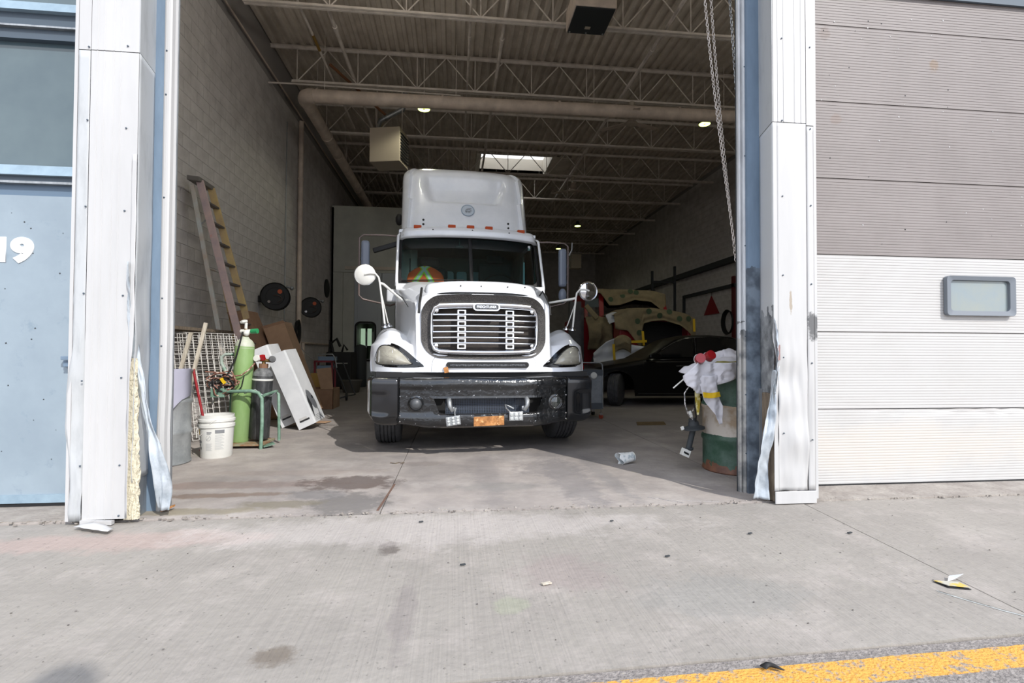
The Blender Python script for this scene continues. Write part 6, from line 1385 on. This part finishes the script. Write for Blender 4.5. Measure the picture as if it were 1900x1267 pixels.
# ------------------------------------------------ black saloon car
cx0, cy0 = 3.27, 10.9
K = thing('black_car', 'glossy black saloon car parked side-on behind the green barrel', 'car', (cx0, cy0, 0), R(-1.5))
LEN0, LEN1 = -.92, 3.85
def bodysec(u, v):
    x = lerp(LEN0, LEN1, u); zb = .20+.08*smst(.1, 0, u)+.1*smst(.9, 1, u)
    zt = path([(0, .50), (.03, .66), (.12, .78), (.28, .90), (.34, .95), (.6, .965), (.82, .98), (.93, .99), (.98, .90), (1, .70)], u)[0]
    hwid = .90-.28*smst(.10, 0, u)**1.5-.15*smst(.93, 1, u); a_ = (v-.5)*2
    # section angle runs from left sill over the top to right sill
    p = [(0, -1, 0), (.10, -1.0, .25), (.25, -.995, .62), (.36, -.96, .92), (.42, -.86, 1), (.5, 0, 1.03), (.58, .86, 1), (.64, .96, .92), (.75, .995, .62), (.9, 1.0, .25), (1, 1, 0)]
    yy, zz = path(p, v); z = lerp(zb, zt, min(zz, 1.03)); y = yy*hwid
    for wx in (0.0, 2.72):
        d_ = math.hypot(x-wx, z-.33)
        if d_ < .37 and abs(yy) > .9: z = max(z, .33+math.sqrt(max(0, .37**2-(x-wx)**2)))
    return (x, y, z)
MB().grid(bodysec, 150, 60).build('body', M['carblack'], K, world=False, smooth=45)
def ghs(u, v):
    x = lerp(.62, 3.35, u); zr = path([(0, .94), (.12, 1.14), (.26, 1.36), (.36, 1.43), (.52, 1.455), (.7, 1.42), (.85, 1.25), (1, .98)], u)[0]; zb = .92
    p = [(0, -.84, 0), (.14, -.80, .35), (.28, -.72, .8), (.34, -.64, .97), (.5, 0, 1.02), (.66, .64, .97), (.72, .72, .8), (.86, .80, .35), (1, .84, 0)]
    yy, zz = path(p, v); return (x, yy, lerp(zb, zr, zz))
MB().grid(ghs, 60, 40).build('roof', M['carblack'], K, world=False, smooth=45)
def sidewin(pts):
    def yy(z): return -.865+.145*max(0, z-.92)/.45
    return MB().add([(x, yy(z)-.012, z) for x, z in pts]+[(x, yy(z)+.01, z) for x, z in pts], [tuple(range(len(pts)))]+[(i, (i+1) % len(pts), len(pts)+(i+1) % len(pts), len(pts)+i) for i in range(len(pts))])
sidewin([(.72, .97), (1.58, .985), (1.62, 1.37), (1.45, 1.36), (1.15, 1.23)]).build('front_side_window', M['carglass'], K, world=False)
sidewin([(1.66, .985), (2.42, .995), (2.60, 1.32), (2.3, 1.375), (1.70, 1.375)]).build('rear_side_window', M['carglass'], K, world=False)
sidewin([(2.46, .995), (2.85, 1.01), (2.66, 1.27), (2.62, 1.3)]).build('quarter_window', M['carglass'], K, world=False)
MB().tube([(1.64, -.868, .985), (1.66, -.745, 1.38)], .008, 5).tube([(2.44, -.868, .99), (2.62, -.75, 1.33)], .006, 5).build('window_bar', M['darkchrome'], K, world=False)
MB().tube([(.95, -.78, 1.12), (1.2, -.74, 1.27), (1.5, -.70, 1.385), (2.1, -.70, 1.40), (2.6, -.72, 1.33), (2.9, -.8, 1.05)], .007, 5).build('window_trim', M['darkchrome'], K, world=False, smooth=60)
MB().prism([(.62, -.94, .96), (.84, -.94, .95), (.86, -.94, 1.04), (.74, -.94, 1.08), (.62, -.94, 1.03)], (0, -.09, 0)).build('door_mirror', M['carblack'], K, world=False, bev=.02)
for x in (1.30, 2.25): MB().tube([(x-.09, -.90, .80), (x, -.925, .805), (x+.09, -.90, .80)], .012, 6).build('door_handle', M['darkchrome'], K, world=False, smooth=50)
for x in (.52, 1.62, 2.50): MB().tube([(x, -.905, .3), (x, -.905, .9)], .003, 4).build('door_seam', M['black'], K, world=False)
MB().tube([(.42, -.90, .245), (2.32, -.90, .245)], .012, 6).build('sill_trim', M['black'], K, world=False)
for i, (wx, st) in enumerate(((0.0, 60), (2.72, 0))):
    for s in (-1, 1):
        o = thing('car_wheel', None, None, (0, 0, 0)); o.parent = K; o.location = (wx, s*.78, .325); o.rotation_euler = (0, 0, R(st))
        MB().lathe([(.21, -.105), (.28, -.115), (.315, -.10), (.325, -.08), (.325, -.045), (.318, -.042), (.318, -.036), (.325, -.033), (.325, -.003), (.318, 0), (.325, .003), (.325, .033), (.318, .036), (.318, .042), (.325, .045), (.325, .08), (.315, .10), (.28, .115), (.21, .105)], (0, 0, 0), (0, 1, 0), 44).build('tyre', M['tyre'], o, world=False, smooth=35)
        MB().lathe([(.21, .08), (.19, .05), (.04, .03), (.001, .03)], (0, 0, 0), (0, s, 0), 24).build('rim', M['dash'], o, world=False, smooth=40)
        for k in range(5): a_ = 2*PI*k/5; MB().obox((.11*math.cos(a_), s*.06, .11*math.sin(a_)), (.09*math.cos(a_), 0, .09*math.sin(a_)), (0, .015, 0), (-.02*math.sin(a_), 0, .02*math.cos(a_))).build('spoke', M['galv'], o, world=False)

# ------------------------------------------------ red truck under masking paper
Q = thing('red_truck', 'red truck cab masked with brown paper, standing behind the black car', 'truck', (4.7, 13.3, 0))
rp_ = M['redpaint']
MB().box(3.5, 6.1, 14.2, 16.2, .7, 2.05).build('cab_body', rp_, Q, bev=.05)
MB().prism([(3.62, 14.1, 2.05), (3.72, 14.5, 2.78), (3.74, 16.0, 2.78), (3.62, 16.2, 2.05)], (.09, 0, 0)).build('cab_side', rp_, Q)
MB().prism([(5.95, 14.1, 2.05), (5.85, 14.5, 2.78), (5.85, 16.0, 2.78), (5.95, 16.2, 2.05)], (-.09, 0, 0)).build('cab_side', rp_, Q)
MB().box(3.75, 5.85, 14.4, 16.1, 2.72, 2.80).build('cab_roof', rp_, Q)
MB().bar((4.08, 14.02, 2.0), (4.14, 14.28, 2.74), .13, .05, (0, 1, 0)).build('a_pillar', rp_, Q); MB().bar((6.02, 14.02, 2.0), (5.92, 14.28, 2.74), .09, .05, (0, 1, 0)).build('a_pillar', rp_, Q)
MB().prism([(4.12, 14.08, 2.03), (5.98, 14.08, 2.03), (5.9, 14.30, 2.70), (4.15, 14.30, 2.70)], (0, .02, 0)).build('windscreen', M['carglass'], Q)
MB().box(3.66, 4.05, 14.2, 14.23, 2.35, 2.6).build('side_glass', mat('grey_glass', '#5d6667', .2), Q)
MB().grid(lambda u, v: (lerp(4.2, 6.15, u), 12.9+1.25*v, lerp(1.8, 2.05, v)+.28*math.sin(PI*u)**.6), 24, 8).build('bonnet', rp_, Q, smooth=50)
MB().prism([(4.25, 12.95, 1.05), (4.25, 12.95, 1.9), (4.55, 12.92, 1.75), (4.8, 12.9, 1.45), (4.8, 12.9, 1.05)], (0, .5, 0)).build('fender', rp_, Q, bev=.03)
MB().box(4.78, 6.15, 13.3, 14.1, .7, 1.9).build('engine_bay', M['black'], Q)
MB().box(6.1, 6.2, 12.95, 14.1, .7, 1.85).build('fender_side', rp_, Q, bev=.02)
for s, x in ((-1, 3.95), (1, 5.9)):
    MB().lathe([(.3, -.14), (.5, -.14), (.52, -.1), (.52, .1), (.5, .14), (.3, .14)], (x, 13.7, .52), (1, 0, 0), 36).build('tyre', M['tyre'], Q, smooth=35)
MB().box(3.35, 3.55, 13.9, 14.1, .8, 2.3).build('step_panel', mat('dim_grey_panel', '#49484a', .6, col2='#5b595b', scale=4), Q)
MB().bar((3.55, 13.7, 2.35), (3.85, 13.6, 1.98), .14, .05, (0, 1, 0)).build('mirror_cover', M['kraft'], Q, bev=.03)
grn = mat('green_print', '#46573f', .9)
def paper(fn, nu, nv_, name, label, dots, m_=None, solid=.004):
    t = thing(name, label, 'masking paper', fn(.5, .5), group='masking paper sheets on the red truck')
    o = MB().grid(fn, nu, nv_).build('sheet', m_ or M['kraft'], t, smooth=35, solid=solid)
    for u, v in dots:
        p = Vector(fn(u, v)); e = .01; n = (Vector(fn(u+e, v))-p).cross(Vector(fn(u, v+e))-p).normalized(); n = n if n.y < 0 else -n
        a, b = perp(n); MB().add([p+n*.012+a*.075*math.cos(2*PI*k/16)+b*.075*math.sin(2*PI*k/16) for k in range(16)], [tuple(range(16))]).build('round_print', grn, t)
def pr_roof(u, v):
    x = lerp(3.68, 6.02, u); zt = 2.86+.03*math.sin(PI*u)-.04*u-.05*smst(.85, 1, u)+.02*nv(x, 0, 1, 3); y = 14.9-.62*v if v < .5 else 14.9-.62+.02
    if v < .45: return (x, lerp(15.2, 14.22, v/.45), zt+.01*nv(x, v*3, 3, 4))
    k = (v-.45)/.55; drop = path([(0, .12), (.17, .14), (.28, .48), (.42, .46), (.6, .30), (.8, .34), (1, .62)], u)[0]
    return (x, 14.20-.10*k-.05*nv(x, k, 2, 3), zt-drop*k)
paper(pr_roof, 50, 24, 'roof_masking_paper', 'brown masking paper with green round prints over the red cab roof', [(.45, .7), (.3, .8), (.62, .6), (.55, .55)])
def pr_hood(u, v):
    x = lerp(4.08, 6.24, u); arch = 2.10+.13*math.sin(PI*min(1, (u+.12)))**.8-.10*smst(.88, 1, u)-.12*smst(.2, 0, u)
    if v < .4: return (x, lerp(14.0, 12.86, v/.4), arch+.05*(1-v/.4)+.012*nv(x, v*4, 3, 4))
    k = (v-.4)/.6; low = path([(0, .35), (.15, .55), (.28, .95), (.335, 1.0), (.345, .42), (.45, .35), (.6, .30), (.8, .36), (.95, .5), (1, .52)], u)[0]
    return (x, 12.84-.05*k-.05*nv(x, k, 2, 3), arch-low*k)
paper(pr_hood, 70, 24, 'bonnet_masking_paper', 'brown masking paper with green round prints over the red truck bonnet', [(.42, .55), (.55, .75), (.68, .5), (.8, .72), (.92, .55), (.3, .8), (.28, .62)])
def film(u, v):
    x = lerp(3.55, 4.85, u); top = path([(0, 1.05), (.25, 1.35), (.45, 1.45), (.7, 1.28), (1, 1.22)], u)[0]; bot = path([(0, .75), (.3, .62), (1, .72)], u)[0]
    return (x, 12.70+.5*(1-u)**2*0+.25*(1-u)-.10*nv(x, v, 2, 3), lerp(top, bot, v))
paper(film, 30, 16, 'white_masking_film', 'white plastic film low on the red truck fender with yellow tape', [], M['film'])
paper(lambda u, v: (lerp(3.96, 4.5, u)+.12*v*0, 13.2-.3*v-.1*nv(u*3, v*3, 1, 1.4), lerp(2.06, 1.80, v)+.08*math.sin(PI*u)), 14, 8, 'white_masking_film', 'white plastic film crumpled at the base of the red pillar', [], M['film'])
paper(lambda u, v: (lerp(3.55, 4.22, u)+.06*v, 13.75-.25*math.sin(PI*v)-.1*nv(u*3, v*3, 6, 1.6), lerp(2.05, 1.15, v)+.06*nv(u*3, 0, 1, 2)), 16, 18, 'door_masking_paper', 'hanging olive-brown paper at the left of the red truck', [])
paper(lambda u, v: (lerp(4.0, 4.45, u), 12.62-.08*math.sin(PI*u)*math.sin(PI*v)-.05*nv(u*3, v*3, 2, 1.6), lerp(1.42, 1.05, v)+.1*math.sin(PI*u)-.0), 10, 10, 'mirror_masking_paper', 'small brown paper bag shape hanging beside the white film', [])
yt = M['yel']
for i, (p0, p1) in enumerate((((3.98, 12.6, 1.28), (4.02, 12.6, .70)), ((4.25, 12.62, 1.33), (4.85, 12.60, 1.36)), ((4.80, 12.76, 1.62), (4.81, 12.7, 1.25)), ((6.20, 12.80, 1.95), (6.18, 12.74, 1.62)))):
    tag(MB().bar(p0, p1, .06, .012, (0, 1, 0)).build('yellow_tape', yt, None), ['upright strip of yellow tape on the left of the white film', 'level strip of yellow tape along the top of the white film', 'upright strip of yellow tape at the edge of the black engine bay', 'strip of yellow tape at the right end of the bonnet paper'][i], 'tape', group='yellow masking tape strips')
tag(MB().box(3.0, 3.3, 13.2, 13.4, 0, 2.4).build('hanging_plastic', mat('grey_film', '#5b5b5f', .35, col2='#3e3e42', scale=2), None), 'grey plastic sheeting hanging between the white truck and the red truck', 'sheeting')

# ================================================================== OUTDOOR LITTER
t = thing('paper_leaflet', 'small yellow and white leaflet lying on the apron at the right', 'leaflet', (2.3, 2.18, 0))
MB().prism([(2.255, 2.215, .0), (2.355, 2.19, .0), (2.345, 2.125, .004), (2.265, 2.155, .004)], (0, 0, .003)).build('page', mat('leaflet', '#B5B1A4', .7, col2='#C9AE55', scale=16, lo=.5, hi=.58), t); MB().prism([(2.25, 2.217, -.004), (2.358, 2.188, -.004), (2.348, 2.12, -.003), (2.262, 2.15, -.003)], (0, 0, .002)).build('back_page', M['inkdark'], t)
MB().prism([(2.31, 2.20, .0), (2.36, 2.21, .006), (2.40, 2.205, .03), (2.36, 2.24, .008)], (0, 0, .0015)).build('torn_corner', M['whitepl'], t)
tag(MB().grid(lambda u, v: (1.055+.06*u-.01*v, 1.655+.022*v+.01*math.sin(u*5), .0+.012*math.sin(PI*u)*math.sin(PI*v)+.002), 10, 6).build('dark_leaf', M['black'], None, solid=.002, smooth=50), 'dark crumpled leaf lying on the yellow line', 'leaf')
random.seed(31)
for i, (x, y, s_, lab) in enumerate(((.05, 2.62, .012, 'tiny dark twig on the apron before the truck'), (1.12, 2.62, .012, 'dark speck of gravel right of centre on the apron'), (.43, 2.37, .022, 'thin pale splinter on the apron below the truck'), (1.0, 3.2, .01, 'dark pebble near the door joint'), (1.75, 2.9, .012, 'dark chip beside the long expansion joint'), (2.35, 2.85, .014, 'dark chip just right of the long expansion joint'), (-.2, 3.3, .012, 'small brown leaf scrap close to the door joint'))):
    tag(MB().obox((x, y, .003), (s_, s_*.3, 0), (-s_*.2, s_*.35, 0), (0, 0, .003)).build('debris', M['dash'] if i != 2 else M['wood'], None), lab, 'debris')
tag(MB().tube([(x+.0, y, .006) for x, y in ((-.60, 5.05), (-.55, 5.02), (-.52, 5.06), (-.47, 5.05), (-.50, 5.0))], .004, 5).build('bent_twig', M['post'], None), 'bent brown twig on the sunlit floor before the left front wheel', 'twig')
tag(MB().grid(lambda u, v: (2.18+.30*u+.012*math.sin(v*3), 1.78+.35*(1-u)**1.6+.018*(v-.5)+.008*nv(u*4, v, 1, 3), -.0045), 30, 2).build('paint_mark', mat('pale_paint_mark', '#A9ABA8', .9), gr), None, None)

# ball on a pole behind the camera, added to cast the operator's head shadow
h_ = 4.1; px_, py_ = -1.235-SX*h_, 1.80-SY*h_
t = thing('shadow_caster', 'added unseen pole with a ball top, casting the shadow of the camera operator', 'shadow caster', (px_, py_, 0))
MB().tube([(0, 0, -.05), (0, 0, h_-.05)], .035, 12).build('post', M['dash'], t, world=False); MB().sphere((0, 0, h_), .10, 20).build('head', M['whiteknob'], t, world=False, smooth=60)
